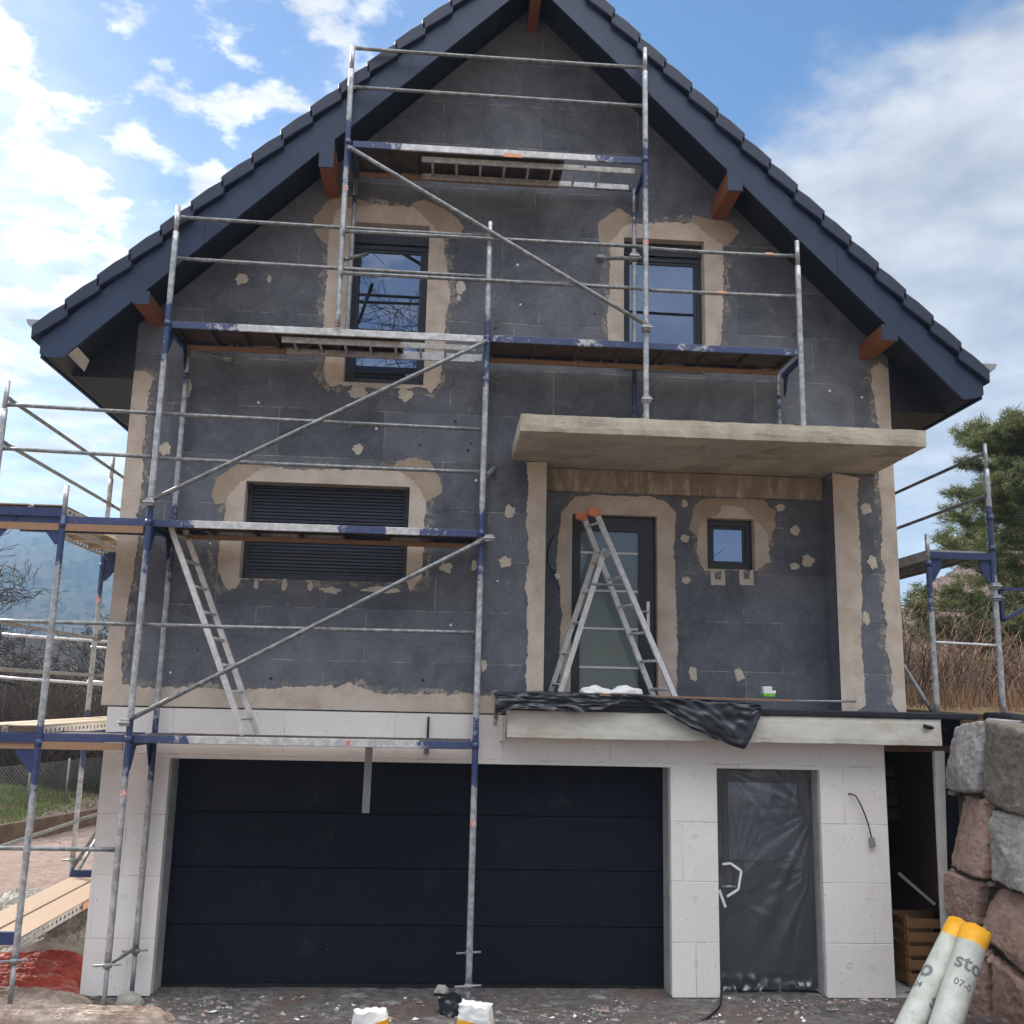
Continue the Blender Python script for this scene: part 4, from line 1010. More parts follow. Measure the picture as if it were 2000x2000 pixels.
def lump(name, c, sx, sy, sz, mat, seed, label, cat, parent=None, amp=.35):
    bm = bmesh.new(); bmesh.ops.create_icosphere(bm, subdivisions=3, radius=1)
    m = MB(); vs = []
    for v in bm.verts:
        p = v.co; f = 1+amp*noise.noise(p*1.6+Vector((seed, 0, 0)))+amp*.5*noise.noise(p*4+Vector((0, seed, 0)))
        z = max(p.z*f, -.15); vs.append((c[0]+sx*p.x*f, c[1]+sy*p.y*f, c[2]+sz*(z+.15)))
    m.add(vs, [[v.index for v in f.verts] for f in bm.faces], 0, True); bm.free()
    o = m.build(name, mat, parent)
    if label: tag(o, label, cat)
    return o
c = at(1162, 1349, -.2); lump('foam_offcut', (c.x, -.2, c.z-.03), .17, .08, .07, M['white_bits'], 1, 'white foam offcut on the terrace edge, left of the two under the ladder', 'foam offcut')
c = at(1222, 1350, -.2); lump('foam_offcut', (c.x, -.2, c.z-.03), .17, .08, .07, M['white_bits'], 4, 'white foam offcut on the terrace edge, right of the two under the ladder', 'foam offcut')
c = at(1500, 1361, -.1); sp = thing('sponge', 'green sponge with white foam pieces stacked on it, on the terrace below the small window', 'sponge', (c.x, -.1, c.z))
MB().box(c.x-.065, c.x+.065, -.15, -.05, c.z, c.z+.035).build('green_layer', M['green_foam'], sp, .006)
MB().box(c.x-.06, c.x+.075, -.145, -.055, c.z+.036, c.z+.068).build('white_layer', M['white_bits'], sp, .004); MB().box(c.x-.062, c.x+.035, -.14, -.06, c.z+.069, c.z+.11).build('white_layer', M['white_bits'], sp, .004)

def cable(name, pts, r, mat, label, cat='cable', plug=None, pm='steel_dark'):
    pts = [Vector(p) for p in pts]; out = []
    for i in range(len(pts)-1):
        p0, p1, p2, p3 = pts[max(i-1, 0)], pts[i], pts[i+1], pts[min(i+2, len(pts)-1)]
        for k in range(6):
            t = k/6; out.append(.5*((2*p1)+(p2-p0)*t+(2*p0-5*p1+4*p2-p3)*t*t+(3*p1-p0-3*p2+p3)*t**3))
    out.append(pts[-1]); m = MB().tube(out, r, 0, 8); o = m.build(name, M[mat]); tag(o, label, cat)
    if plug:
        a, b = pts[-1], pts[-1]+Vector(plug); MB().beam(a, b, .055, .045, (0, 1, 0)).build('connector', M[pm], o, .006)
    return o
cable('cable', [at(x, y, yy) for x, y, yy in ((1657, 1550, .0), (1672, 1556, -.05), (1688, 1588, -.05), (1697, 1615, -.04), (1702, 1636, -.03))], .0075, 'black', 'short black cable hanging from the white wall right of the film covered door', plug=(.012, 0, -.09), pm='grey_strip')
cable('cable', [at(x, y, yy) for x, y, yy in ((1082, 1045, PY), (1073, 1066, PY-.03), (1069, 1090, PY-.03), (1076, 1112, PY-.03), (1086, 1120, PY-.03))], .006, 'black', 'thin dark cable looping on the grey wall left of the entrance door', plug=(.03, 0, -.06), pm='white_strip')
cable('cable', [at(837, 1400, -.02), at(836, 1425, -.03), at(835, 1450, -.03), at(833, 1462, -.03)], .012, 'black', 'black cable end hanging from the white wall above the garage door', plug=(-.003, 0, -.06), pm='steel_dark')
mb = MB(); a, b = at(722, 1440, -.30), at(714, 1588, -.30); mb.beam(a, b, .075, .008, (0, 1, 0))
tag(mb.build('metal_strip', M['grey_strip']), 'flat grey metal strip hanging below the lowest deck in front of the garage door', 'metal strip')
gz = .02
cable('hose', [V(*atz(1409, 1925, .05)), V(*atz(1408, 1950, .04)), V(*atz(1403, 1968, .03)), V(*atz(1385, 1985, .03)), V(*atz(1355, 2003, .03))], .013, 'black', 'dark cable lying on the ground beside the white pillar left of the side door', 'cable')

# ------------------------------------------------------------------ store under the terrace at the right
st = MB(); st.box(7.62, 9.0, 2.9, 3.0, 0, 2.6, 0); st.box(8.42, 8.5, -.02, 2.9, 0, 2.6, 0); st.box(7.615, 9.0, .0, 2.95, 2.50, 2.57, 0); st.box(7.615, 9, 0, 2.95, -.02, .01, 1)
st.build('store_lining', [M['plywood'], M['grey_reveal']], house)
pl0 = thing('plank_stack', 'stack of long brown planks on racks in the dark store under the terrace', 'planks', (8.0, 1.6, 1.7))
for k in range(4):
    MB().box(7.64, 8.40, 1.4+.02*k, 1.75, 1.62+.17*k, 1.75+.17*k).build('plank', M['plywood'], pl0, .006)
cr = thing('wooden_crate', 'open slatted wooden crate on the floor in the store doorway', 'crate', (8.1, .6, .0))
cx0, cx1, cy0, cy1 = 7.93, 8.40, .35, .75
for x, y in ((cx0, cy0), (cx1, cy0), (cx0, cy1), (cx1, cy1)): MB().box(x-.02, x+.02, y-.02, y+.02, .02, .74).build('corner_post', M['crate'], cr)
for k in range(5):
    z = .06+k*.14
    for a in ((cx0-.02, cx1+.02, cy0-.032, cy0-.02), (cx0-.02, cx1+.02, cy1+.02, cy1+.032), (cx0-.032, cx0-.02, cy0, cy1), (cx1+.02, cx1+.032, cy0, cy1)): MB().box(*a, z, z+.095).build('slat', M['crate'], cr)
tm = MB(); tm.beam((8.05, .75, 1.12), (8.36, .55, .82), .20, .03, (.3, 0, 1)); tag(tm.build('board_offcut', M['grey_reveal'], None, .004), 'pale board offcut leaning above the crate in the store', 'board')
for k in range(4): pass
bk = thing('grey_planks', 'low stack of dull grey planks on the store floor left of the crate', 'planks', (7.75, .7, 0))  # grey planks piled on the store floor
for k in range(4): MB().box(7.63, 7.90, .7+.02*k, 1.5, .02+.21*k, .20+.21*k).build('plank', M['deck_wood'], bk, .01)
cb = MB(); cb.add([at(1825, 1467, -.03), at(1845, 1467, -.03), at(1858, 1835, -.03), at(1846, 1840, -.03)], []); q = [at(1825, 1467, -.03), at(1845, 1467, -.03), at(1857, 1930, -.03), at(1848, 1930, -.03)]
cb = MB(); cb.prism(q, (0, .06, 0)); tag(cb.build('upright_board', M['cream_board'], None, .004), 'narrow cream board standing upright at the right edge of the store doorway', 'board')
mm = MB(); mm.prism([at(1832, 1395, .02), at(1875, 1395, .02), at(1880, 1960, .02), at(1856, 1960, .02), at(1846, 1466, .02), at(1832, 1466, .02)], (0, .03, 0)); tag(mm.build('drainage_sheet', M['membrane']), 'dark dimpled drainage sheet between the terrace slab and the stone wall', 'drainage sheet')
pp = MB(); pp.rod(at(1806, 1418, -.30), at(1850, 1428, -.12), .022); tag(pp.build('pipe_stub', M['black']), 'short black pipe sticking out of the right end of the terrace slab', 'pipe')

# ------------------------------------------------------------------ stone wall
def wall_pt(px, py):
    d = ray(px, py); n = V(-(WB-WA).y, (WB-WA).x, 0).normalized(); return CAM+d*((WA-CAM).dot(n)/d.dot(n))
sw = thing('stone_wall', 'dry stone retaining wall of big red and grey blocks at the right edge', 'stone wall', (8.3, -.5, 0))
wn = V(-.995, -.093, 0)
blocks = [([(1862, 1420), (1924, 1402), (1921, 1548), (1860, 1542)], 'stone_grey'), ([(1926, 1408), (2075, 1440), (2075, 1622), (1934, 1562)], 'stone_dark'),
          ([(1872, 1552), (1944, 1566), (1938, 1716), (1864, 1692)], 'stone_red'), ([(1948, 1580), (2080, 1612), (2080, 1768), (1944, 1718)], 'stone_grey'),
          ([(1864, 1700), (1926, 1724), (1916, 1806), (1862, 1794)], 'stone_red'), ([(1932, 1728), (2080, 1776), (2080, 1950), (1920, 1822)], 'stone_red'),
          ([(1866, 1802), (1922, 1816), (1940, 1872), (1868, 1852)], 'stone_dark'), ([(1868, 1858), (1936, 1876), (1942, 2040), (1868, 2030)], 'stone_red'), ([(1944, 1868), (2080, 1962), (2080, 2100), (1948, 2060)], 'stone_red')]
for bi, (q, mt) in enumerate(blocks):
    c = [wall_pt(*p) for p in q]; nn = 44; vs = []; idx = {}
    # rounded block: lattice on the six faces
    k = 0; fs_ = []
    fr_ = random.Random(bi*13+5); planes = [(0, 0, .012, 0, 0)]+[(fr_.uniform(-.14, .14), fr_.uniform(-.14, .14), fr_.uniform(.015, .05), fr_.random(), fr_.random()) for _ in range(6)]
    def BP(u, v, w_):
        p = c[3].lerp(c[2], u).lerp(c[0].lerp(c[1], u), v)
        # round the corners
        cu, cv = abs(2*u-1), abs(2*v-1); rr = max(0, cu-.93)/.07; rv = max(0, cv-.93)/.07
        inset = (rr**2+rv**2)*.022
        q_ = p*2.6+Vector((bi*7, 0, 0)); f = min(a_*(u-u0)+b_*(v-v0)+c_ for a_, b_, c_, u0, v0 in planes)+.008*noise.noise(q_*2.7)+.010*noise.noise(q_*6)+.010*noise.noise(q_*13)+.008*noise.noise(q_*29)
        cen = (c[0]+c[1]+c[2]+c[3])/4
        p = p+(cen-p)*(.06*noise.noise(q_*2.2+Vector((0, 5, 0)))*(cu**3+cv**3)+.05*noise.noise(q_*8)*(cu**8+cv**8)+.03*rr*rv)
        return p+wn*(.12+f-inset-w_)
    for j in range(nn+1):
        for i in range(nn+1): vs.append(BP(i/nn, j/nn, 0.))
    for j in range(nn):
        for i in range(nn): fs_.append((j*(nn+1)+i, j*(nn+1)+i+1, (j+1)*(nn+1)+i+1, (j+1)*(nn+1)+i))
    ring = [i for i in range(nn+1)]+[j*(nn+1)+nn for j in range(1, nn+1)]+[nn*(nn+1)+i for i in range(nn-1, -1, -1)]+[j*(nn+1) for j in range(nn-1, 0, -1)]
    b0 = len(vs); cen = (c[0]+c[1]+c[2]+c[3])/4
    for r_ in ring: vs.append(vs[r_]-wn*.45+(cen-vs[r_])*.06)
    L = len(ring)
    for i in range(L): fs_.append((ring[i], ring[(i+1) % L], b0+(i+1) % L, b0+i))
    fs_.append(tuple(range(b0, b0+L)))
    MB().add(vs, fs_, 0, True).build('stone_block', M[mt], sw)
# the wall runs on toward the street, out of view, and is backed by earth
gp_ = MB(); gp_.prism([wall_pt(1864, 1425)+wn*-.05, wall_pt(2085, 1460)+wn*-.05, wall_pt(2085, 2100)+wn*-.05, wall_pt(1870, 2030)+wn*-.05], wn*-.2); gp_.build('gap_filling', M['gap'], sw)
for (px, py, sz) in ((1938, 1562, .07), (1868, 1546, .06), (1925, 1722, .05), (1940, 1722, .05), (1932, 1815, .06), (1868, 1698, .05), (1934, 1858, .06), (1946, 1870, .07), (1942, 1580, .05)):
    c = wall_pt(px, py); lump('packing_stone', (c.x-.02, c.y, c.z-.04), sz, sz*1.1, sz*.8, M['stone_red' if px % 4 else 'stone_dark'], px*.3, None, None, sw, .5)
ex = MB(); ex.box(8.55, 9.2, -2.6, -.05, -.2, 2.80); ex.build('earth_backing', M['ground'], sw)
for k in range(4):
    y1 = -1.75-k*.9
    for r_ in range(3):
        z = r_*.92+.13*max(0, -.5-y1)*.6; lump('stone_block', (wall_x(y1)+.35, y1-.4, z), .48, .52, .80, M['stone_red' if (k+r_) % 3 else 'stone_grey'], k*3+r_, None, None, sw, .15)
m = MB(); m.tube([at(1925, 1400, -.35), at(1965, 1404, -.55), at(2010, 1412, -.8), at(2080, 1425, -1.0)], [.05, .07, .075, .07], 0, 10); tag(m.build('black_pipe', M['black']), 'thick black pipe lying on top of the stone wall', 'pipe')

# ------------------------------------------------------------------ mesh rolls leaning at the lower right
def text_mesh(body, size):
    cu = bpy.data.curves.new('t', 'FONT'); cu.body = body; cu.size = size; cu.resolution_u = 3; cu.offset = size*.022
    o = bpy.data.objects.new('t', cu); me = o.to_mesh()
    bm = bmesh.new(); bm.from_mesh(me); bmesh.ops.triangulate(bm, faces=bm.faces)
    bmesh.ops.subdivide_edges(bm, edges=[e for e in bm.edges if e.calc_length() > size*.12], cuts=2)
    bmesh.ops.triangulate(bm, faces=bm.faces)
    vs = [v.co.copy() for v in bm.verts]; bm.verts.index_update(); fs_ = [[v.index for v in f.verts] for f in bm.faces]
    bm.free(); o.to_mesh_clear(); bpy.data.objects.remove(o); bpy.data.curves.remove(cu); return vs, fs_
def roll(p_top, p_bot, r, label, texts):
    p_top, p_bot = Vector(p_top), Vector(p_bot); ax = (p_top-p_bot); L = ax.length; ax.normalize()
    t = thing('mesh_roll', label, 'roll', p_bot, 'mesh rolls leaning by the stone wall')
    view = (CAM-p_top); view = (view-ax*view.dot(ax)).normalized(); side = ax.cross(view)
    m = MB(); seg = 28; nl = 24; vs = []
    def surf(a, h, rr=None):
        rr = rr or r*(1+.012*noise.noise(Vector((math.cos(a)*2, math.sin(a)*2, h*4)))); return p_bot+ax*h+(view*math.cos(a)+side*math.sin(a))*rr
    hs_ = L*.87
    for j in range(nl+1):
        for i in range(seg): vs.append(surf(2*math.pi*i/seg, hs_*j/nl))
    m.add(vs, [(j*seg+i, j*seg+(i+1) % seg, (j+1)*seg+(i+1) % seg, (j+1)*seg+i) for j in range(nl) for i in range(seg)], 0, True); m.add([vs[i] for i in range(seg)], [tuple(range(seg))])
    m.build('mesh_wrap', M['roll_white'], t)
    e = MB(); vs = []
    for j, h in enumerate((hs_-.02, hs_+.03, L)):
        for i in range(seg):
            a = 2*math.pi*i/seg; hj = h+(.025*noise.noise(Vector((a*2, 3, 1))) if j == 0 else .02*noise.noise(Vector((math.cos(a)*3, math.sin(a)*3, 7))) if j == 2 else 0); vs.append(surf(a, hj, r*1.006))
    for i in range(seg): vs.append(surf(2*math.pi*i/seg, L-.005, r*.45))
    for i in range(seg): vs.append(surf(2*math.pi*i/seg, L-.10, r*.42))
    e.add(vs, [(j*seg+i, j*seg+(i+1) % seg, (j+1)*seg+(i+1) % seg, (j+1)*seg+i) for j in range(4) for i in range(seg)], 0, True); e.add(vs[-seg:], [tuple(range(seg))])
    e.build('orange_end', M['roll_orange'], t)
    for body, size, h0, a0 in texts:
        tv, tf_ = text_mesh(body, size); m = MB()
        m.add([surf(a0-(v.x)/r, h0+v.y, r*1.018) if False else surf(a0+v.x/r, h0+v.y, r*1.02) for v in tv], tf_)
        m.build('printed_mark', M['ink'], t)
    return t
YRL = -1.25
tA, bA = at(1876, 1806, YRL), at(1760, 2040, YRL-.40); tB, bB = at(1906, 1818, YRL-.22), at(1835, 2040, YRL-.62)
roll(tA, bA, .118, 'white mesh roll with orange end, the left one of the leaning pair', [('o', .24, .62, -1.35), ('04', .085, .50, -1.25), ('s', .2, .40, .45)])
roll(tB, bB, .130, 'white mesh roll with orange end printed sto, the right one of the leaning pair', [('sto', .20, .66, -.70), ('07-0', .085, .50, -.35)])

# ------------------------------------------------------------------ on the ground
def crumple(name, cxy, ax, ay, rot, mat, label, cat, h=.10, seed=0., n=70, freq=1.):
    n = 150; freq *= 1.5
    vs = []; cr_, sr = math.cos(rot), math.sin(rot)
    for j in range(n+1):
        for i in range(n+1):
            u, v_ = 2*i/n-1, 2*j/n-1
            f = 1+.14*noise.noise(Vector((u*2+seed, v_*2, 0)))
            x, y = u*ax*f, v_*ay*f; X_, Y_ = cxy[0]+x*cr_-y*sr, cxy[1]+x*sr+y*cr_
            q = Vector((x*1.0*freq+seed+.4*noise.noise(Vector((x*2, y*2, seed))), y*5.5*freq+1.2*noise.noise(Vector((x*1.3, y*1.3, seed+9))), seed)); rg = 1-abs(noise.noise(q))*2; rg2 = 1-abs(noise.noise(q*2.3))*2; rg3 = 1-abs(noise.noise(q*5.5+Vector((rg, rg2, 0))))*2
            e = min(1, (1-max(abs(u), abs(v_)))*5)
            z = ground_z(X_, Y_)-.015+.05*min(1, e*3)+e*h*(.30+.24*rg+.26*rg2+.20*rg3)
            vs.append((X_, Y_, z))
    m = MB().add(vs, [(j*(n+1)+i, j*(n+1)+i+1, (j+1)*(n+1)+i+1, (j+1)*(n+1)+i) for j in range(n) for i in range(n)], 0, True)
    return tag(m.build(name, mat), label, cat)
crumple('tarpaulin', (-1.75, .35), 1.05, .42, .10, M['red_tarp'], 'crumpled red tarpaulin on the ground under the left scaffold', 'tarpaulin', .11, 3., 90, 1.5)
crumple('dust_sheet', (-1.6, 1.75), .85, .95, .15, M['grey_sheet'], 'pale crumpled sheet on the ground beyond the red tarpaulin', 'sheet', .16, 8., 90, 1.5)
crumple('dust_sheet', (-1.5, -.45), 1.0, .34, -.05, M['cream_sheet'], 'dusty beige sheet bunched on the ground in front of the red tarpaulin', 'sheet', .12, 12., 90, 1.4)
crumple('dust_sheet', (-.75, -.98), 1.2, .25, -.10, M['cream_sheet'], 'rolled dirty beige sheet along the ground at the lower left scaffold feet', 'sheet', .09, 17., 90, 1.4)
# base boards under the side scaffold feet
for k, (x, y) in enumerate(((-1.75, 2.52), (-1.05, 2.52))):
    m = MB(); z = ground_z(x, y); m.box(x-.35, x+.25, y-.12, y+.12, z, z+.04); tag(m.build('base_plank', M['plank'], None, .005), ('wooden plank under the outer foot of the left scaffold', 'wooden plank under the inner foot of the left scaffold, by the house')[k], 'plank')
m = MB(); m.beam((-1.9, .9, .22), (-1.0, 1.6, .30), .12, .03); tag(m.build('batten', M['plank_pale'], None, .004), 'pale wooden batten lying across the crumpled sheets left of the house', 'batten')
for k, (a, b, c_) in enumerate(((-.03, -.12, 1.1),)):
    pass
# torn paper bags, yellow and white
def torn_bag(loc, yaw, label, seed, hh=.30, split=.55):
    tilt = .35*math.sin(seed)
    t = thing('paper_bag', label, 'paper bag', loc, 'torn yellow and white paper bags')
    for part, z0, z1, mt in (('printed_base', 0., split, 'yellow_bag'), ('torn_top', split, 1., 'white_bag')):
        m = MB(); nu, nv = 40, 12; vs = []
        for j in range(nv+1):
            tt = z0+(z1-z0)*j/nv
            for i in range(nu):
                a = 2*math.pi*i/nu; sq = (abs(math.cos(a))**5+abs(math.sin(a))**5)**(-1/5)
                rx, ry = .16, .105; q = Vector((math.cos(a)*1.6, math.sin(a)*1.6, tt*2+seed))
                f = 1+.20*noise.noise(q*1.3)*tt+.10*noise.noise(q*3.5); rag = .16*noise.noise(Vector((math.cos(a)*3, math.sin(a)*3, seed)))*max(0, tt-.6)/.4
                tt2 = tt+tilt*math.cos(a)*(1-abs(2*tt-1) if 0 < tt < 1 else 0); z_ = tt2
                x, y = rx*sq*math.cos(a)*f*(1-.12*tt), ry*sq*math.sin(a)*f*(1-.25*tt); z = hh*(z_+rag)
                vs.append((loc[0]+x*math.cos(yaw)-y*math.sin(yaw), loc[1]+x*math.sin(yaw)+y*math.cos(yaw), loc[2]+z))
        fcs = [(j*nu+i, j*nu+(i+1) % nu, (j+1)*nu+(i+1) % nu, (j+1)*nu+i) for j in range(nv) for i in range(nu)]
        m.add(vs, fcs, 0, True)
        if z1 == 1.: m.add([(sum(v[0] for v in vs[-nu:])/nu, sum(v[1] for v in vs[-nu:])/nu, loc[2]+hh*.8)]+vs[-nu:], [(0, i+1, (i+1) % nu+1) for i in range(nu)], 0, True)
        m.build(part, M[mt], t)
g1 = atz(722, 2012, .12); g2 = atz(928, 2012, .12)
torn_bag((g1.x, g1.y, .08), .25, 'crumpled yellow and white paper bag on the ground left of the middle scaffold foot', 2., .20)
torn_bag((g2.x, g2.y, .08), -.3, 'torn yellow and white paper bag on the ground at the middle scaffold foot', 6., .25, .5)
lump('plastic_sack', tuple(atz(880, 1975, .03)), .13, .16, .13, M['black_plastic'], 3, 'dark blue black plastic sack crumpled against the middle scaffold foot', 'plastic sack')
for k, (px, py) in enumerate(((725/1, 1950), (252, 1968))):
    pass
c = atz(252, 1962, .02); lump('rubble_bag', tuple(c), .13, .10, .10, M['grey_sheet'], 9, 'grey cement paper bundle round the rear left scaffold foot', 'paper bundle')
c = atz(862, 1938, .02); lump('mortar_lump', tuple(c), .07, .05, .06, M['rubble'], 5, 'grey lump of mortar by the garage door left of the middle scaffold foot', 'mortar lump')
# rubble: countless chips of foam, mortar and stone
rb_ = MB(); rnd = random.Random(3)
for i in range(3400):
    x = rnd.uniform(-.9, 8.1); y = -1.75+1.72*rnd.random()**.8
    if rnd.random() < .25: x, y = rnd.uniform(-6, -1.9), rnd.uniform(0, 8)
    if noise.noise(Vector((x*1.3, y*2.2, 5)))+.3*rnd.random() < .02: continue
    s = .004+.020*rnd.random()**4; z = ground_z(x, y)+.004
    a = rnd.random()*6.28; ca, sa = math.cos(a), math.sin(a); l = s*rnd.uniform(1, 3)
    base = [(l, 0, 0), (0, s, 0), (-l, .2*s, 0), (0, -s, 0), (.2*l, .1*s, s*rnd.uniform(.5, 1.2))]
    rb_.add([(x+p[0]*ca-p[1]*sa, y+p[0]*sa+p[1]*ca, z+p[2]) for p in base], [(0, 1, 4), (1, 2, 4), (2, 3, 4), (3, 0, 4)], 0 if rnd.random() < .80 else (1 if rnd.random() < .35 else 2))
struct(rb_.build('rubble', [M['rubble'], M['white_bits'], M['stone_red']]), 'stuff')

# ------------------------------------------------------------------ left background: kerb, fence, grass, hedge, trees, house, van
k0, k1 = V(-4.22, 6.31, .5), V(-3.58, 8.6, .5); kd = (k1-k0)
kb = MB(); kb.beam(k0-kd*1.6+V(0, 0, .12), k1+kd*.9+V(0, 0, .12), .08, .36); tag(kb.build('garden_kerb', M['kerb'], None, .01), 'low brown board edging between the gravel yard and the grass', 'edging')
fe = thing('wire_fence', 'green chain link fence behind the grass at the left', 'fence', (-4.6, 8, .8))
f0, f1 = V(-6.2, 3.2, .85), V(-3.35, 12.2, .95); nf = 9
for i in range(nf+1):
    p = f0.lerp(f1, i/nf); MB().rod(p+V(0, 0, -.3), p+V(0, 0, .75), .022, 0, 8).build('fence_post', M['wire'], fe)
fm = MB(); Lf = (f1-f0).length; nw = int(Lf/.085)
for i in range(-8, nw+1):
    for s in (1, -1):
        a0 = i*.085; a1 = a0+.70; h0, h1 = (0, .70) if s > 0 else (.70, 0)
        if a0 < 0: h0 = h0+(h1-h0)*(-a0/.70); a0 = 0
        if a1 > Lf: h1 = h0+(h1-h0)*((Lf-a0)/(a1-a0)); a1 = Lf
        fm.rod(f0.lerp(f1, a0/Lf)+V(0, 0, h0), f0.lerp(f1, a1/Lf)+V(0, 0, h1), .0035, 0, 3)
fm.rod(f0+V(0, 0, .70), f1+V(0, 0, .70), .006, 0, 4); fm.build('wire_mesh', M['wire'], fe)

def tinted(o, vals):
    a = o.data.attributes.new('tint', 'FLOAT', 'FACE'); a.data.foreach_set('value', vals)
def blades(name, pts, h, wd, mat, label=None, kind='stuff', lean=.3):
    m = MB(); tv = []
    for (x, y, z) in pts:
        a = rnd.random()*6.28; hh = h*rnd.uniform(.5, 1.2); dx, dy = math.cos(a)*wd, math.sin(a)*wd; lx, ly = rnd.gauss(0, lean)*hh, rnd.gauss(0, lean)*hh
        m.add([(x-dx, y-dy, z), (x+dx, y+dy, z), (x+lx*.4+dx*.6, y+ly*.4+dy*.6, z+hh*.6), (x+lx*.4-dx*.6, y+ly*.4-dy*.6, z+hh*.6), (x+lx, y+ly, z+hh)], [(0, 1, 2, 3), (3, 2, 4)]); t = rnd.random(); tv += [t, t]
    o = m.build(name, mat); tinted(o, tv); o['kind'] = kind; return o
gp = []
for i in range(9000):
    y = rnd.uniform(5.2, 12); kx = -4.22+(y-6.3)*.28; x = kx-.12-rnd.random()*2.4; gp.append((x, y, ground_z(x, y)))
blades('grass', gp, .06, .007, M['grass'])

def bare_tree(base, height, spread, seed, label, lean=(0, 0), depth=6, r0=.13, mat='bark', name='bare_tree', twig_r=.0085, droop=0.):
    rr = random.Random(seed); t = thing(name, label, 'tree', base)
    tr, br = MB(), MB()
    def grow(p, d, L, r, lv):
        n = 4 if lv < 3 else 3; pts = [p]; rs = [r]; q = p.copy(); dd = d.copy()
        for i in range(n):
            dd = (dd+V(rr.gauss(0, .16), rr.gauss(0, .16), rr.gauss(.02-droop*lv*.03, .12))).normalized(); q = q+dd*(L/n); pts.append(q.copy()); rs.append(max(twig_r, r*(1-.38*(i+1)/n)))
        (tr if lv < 1 else br).tube(pts, rs, 0, 8 if lv < 2 else (5 if lv < 4 else 3), None, lv < 2)
        if lv >= depth: return
        nb = rr.choice((3, 3, 4)) if lv < 4 else rr.choice((2, 3, 3))
        for k in range(nb):
            i = rr.randint(max(1, n-2), n) if k else n; a = V(rr.gauss(0, 1), rr.gauss(0, 1), rr.gauss(.1, .6)).normalized()
            nd = (dd*.75+a*(.55+spread*.35)).normalized(); nd.z = nd.z if nd.z > -.3 else -.3
            grow(pts[i], nd.normalized(), L*rr.uniform(.62, .85), rs[i]*rr.uniform(.55, .8), lv+1)
    grow(Vector(base), V(lean[0], lean[1], 1).normalized(), height*.30, r0, 0)
    tr.build('trunk', M[mat], t); br.build('crown', M[mat], t); return t
bare_tree((-6.2, 13.5, .6), 7.2, 1.0, 11, 'dark bare tree with a leaning trunk beside the left scaffold', (.30, 0), 7, .16)
bare_tree((-9.6, 15.5, 1.), 7.5, 1.0, 5, 'dark bare tree with spreading branches at the left edge', (.15, 0), 7, .17)
bare_tree((-4.9, 18., 1.), 6.2, .9, 23, 'thin bare tree further back near the house corner', (-.05, 0), 6, .10)
bare_tree((-8.0, 12.2, .8), 6.0, 1.1, 44, 'low dark bare tree with tangled twigs above the van', (.1, 0), 7, .12)
# brown thicket: countless twigs
tw = MB(); tv = []
for i in range(9500):
    y = rnd.uniform(10.5, 15.5); x = -11+rnd.random()*8.2; z = ground_z(x, y)
    if x < -6.5 and y < 14.2 and rnd.random() < .8: continue
    hgt = rnd.uniform(.4, 2.5); p = V(x, y, z); d = V(rnd.gauss(0, .35), rnd.gauss(0, .35), 1).normalized(); b0 = len(tw.f)
    q = p+d*hgt*.6; e = q+(d+V(rnd.gauss(0, .4), rnd.gauss(0, .4), 0))*hgt*.4
    tw.tube([p, q, e], [.010, .007, .005], 0, 3, None, False); tv += [rnd.random()]*(len(tw.f)-b0)
o = tw.build('thicket', M['twig']); tinted(o, tv); struct(o, 'stuff')
# house behind the trees
hb = thing('house', 'pale neighbouring house with a large grey tiled roof behind the bare trees', 'house', (-12, 26, 1.))
hx0, hx1, hy0, hy1 = -17.5, -8.2, 24.5, 33
m = MB(); m.box(hx0, hx1, hy0, hy1, .5, 2.5); m.prism([V(hx1, hy0, 2.5), V(hx1, hy1, 2.5), V(hx1, (hy0+hy1)/2, 4.6)], (-.1, 0, 0)); m.build('wall', M['house_wall_far'], hb)
m = MB(); ym = (hy0+hy1)/2
for a, b in ((hy0-.4, ym), (hy1+.4, ym)): m.prism([V(hx0-.3, a, 2.35), V(hx1+.3, a, 2.35), V(hx1+.3, b, 4.75), V(hx0-.3, b, 4.75)], (0, 0, .12))
m.build('roof', M['far_roof'], hb)
for x in (-15.5, -12.2, -9.8): f = MB().box(x, x+.9, hy0-.03, hy0+.05, 1.3, 2.2).build('window', M['frame'], hb)
# white van
van = thing('van', 'white van parked behind the brown thicket at the left edge', 'van', (-7.6, 14.6, .5))
vb = MB(); prof = [(-9.6, .62), (-6.75, .62), (-6.62, 1.05), (-6.72, 1.25), (-6.98, 1.72), (-7.2, 1.80), (-9.6, 1.82)]
zo = .18; vb.prism([V(x, 14.2, z+zo) for x, z in prof], (0, 1.5, 0)); vb.build('body', M['van_white'], van, .05)
gl = MB(); gl.prism([V(x, 14.185, z+zo) for x, z in ((-7.9, 1.22), (-6.86, 1.22), (-7.08, 1.66), (-7.9, 1.66))], (0, .01, 0)); gl.build('window', M['glass'], van)
gl = MB(); gl.prism([V(x, 14.185, z+zo) for x, z in ((-9.3, 1.22), (-8.0, 1.22), (-8.0, 1.66), (-9.3, 1.66))], (0, .01, 0)); gl.build('window', M['glass'], van)
for x in (-7.3, -9.1):
    wv = MB(); wv.rod((x, 14.15, .48+zo), (x, 14.38, .48+zo), .30, 0, 20); wo = wv.build('wheel', M['black'], van); MB().rod((x, 14.14, .48+zo), (x, 14.2, .48+zo), .16, 0, 16).build('rim', M['grey_strip'], wo)

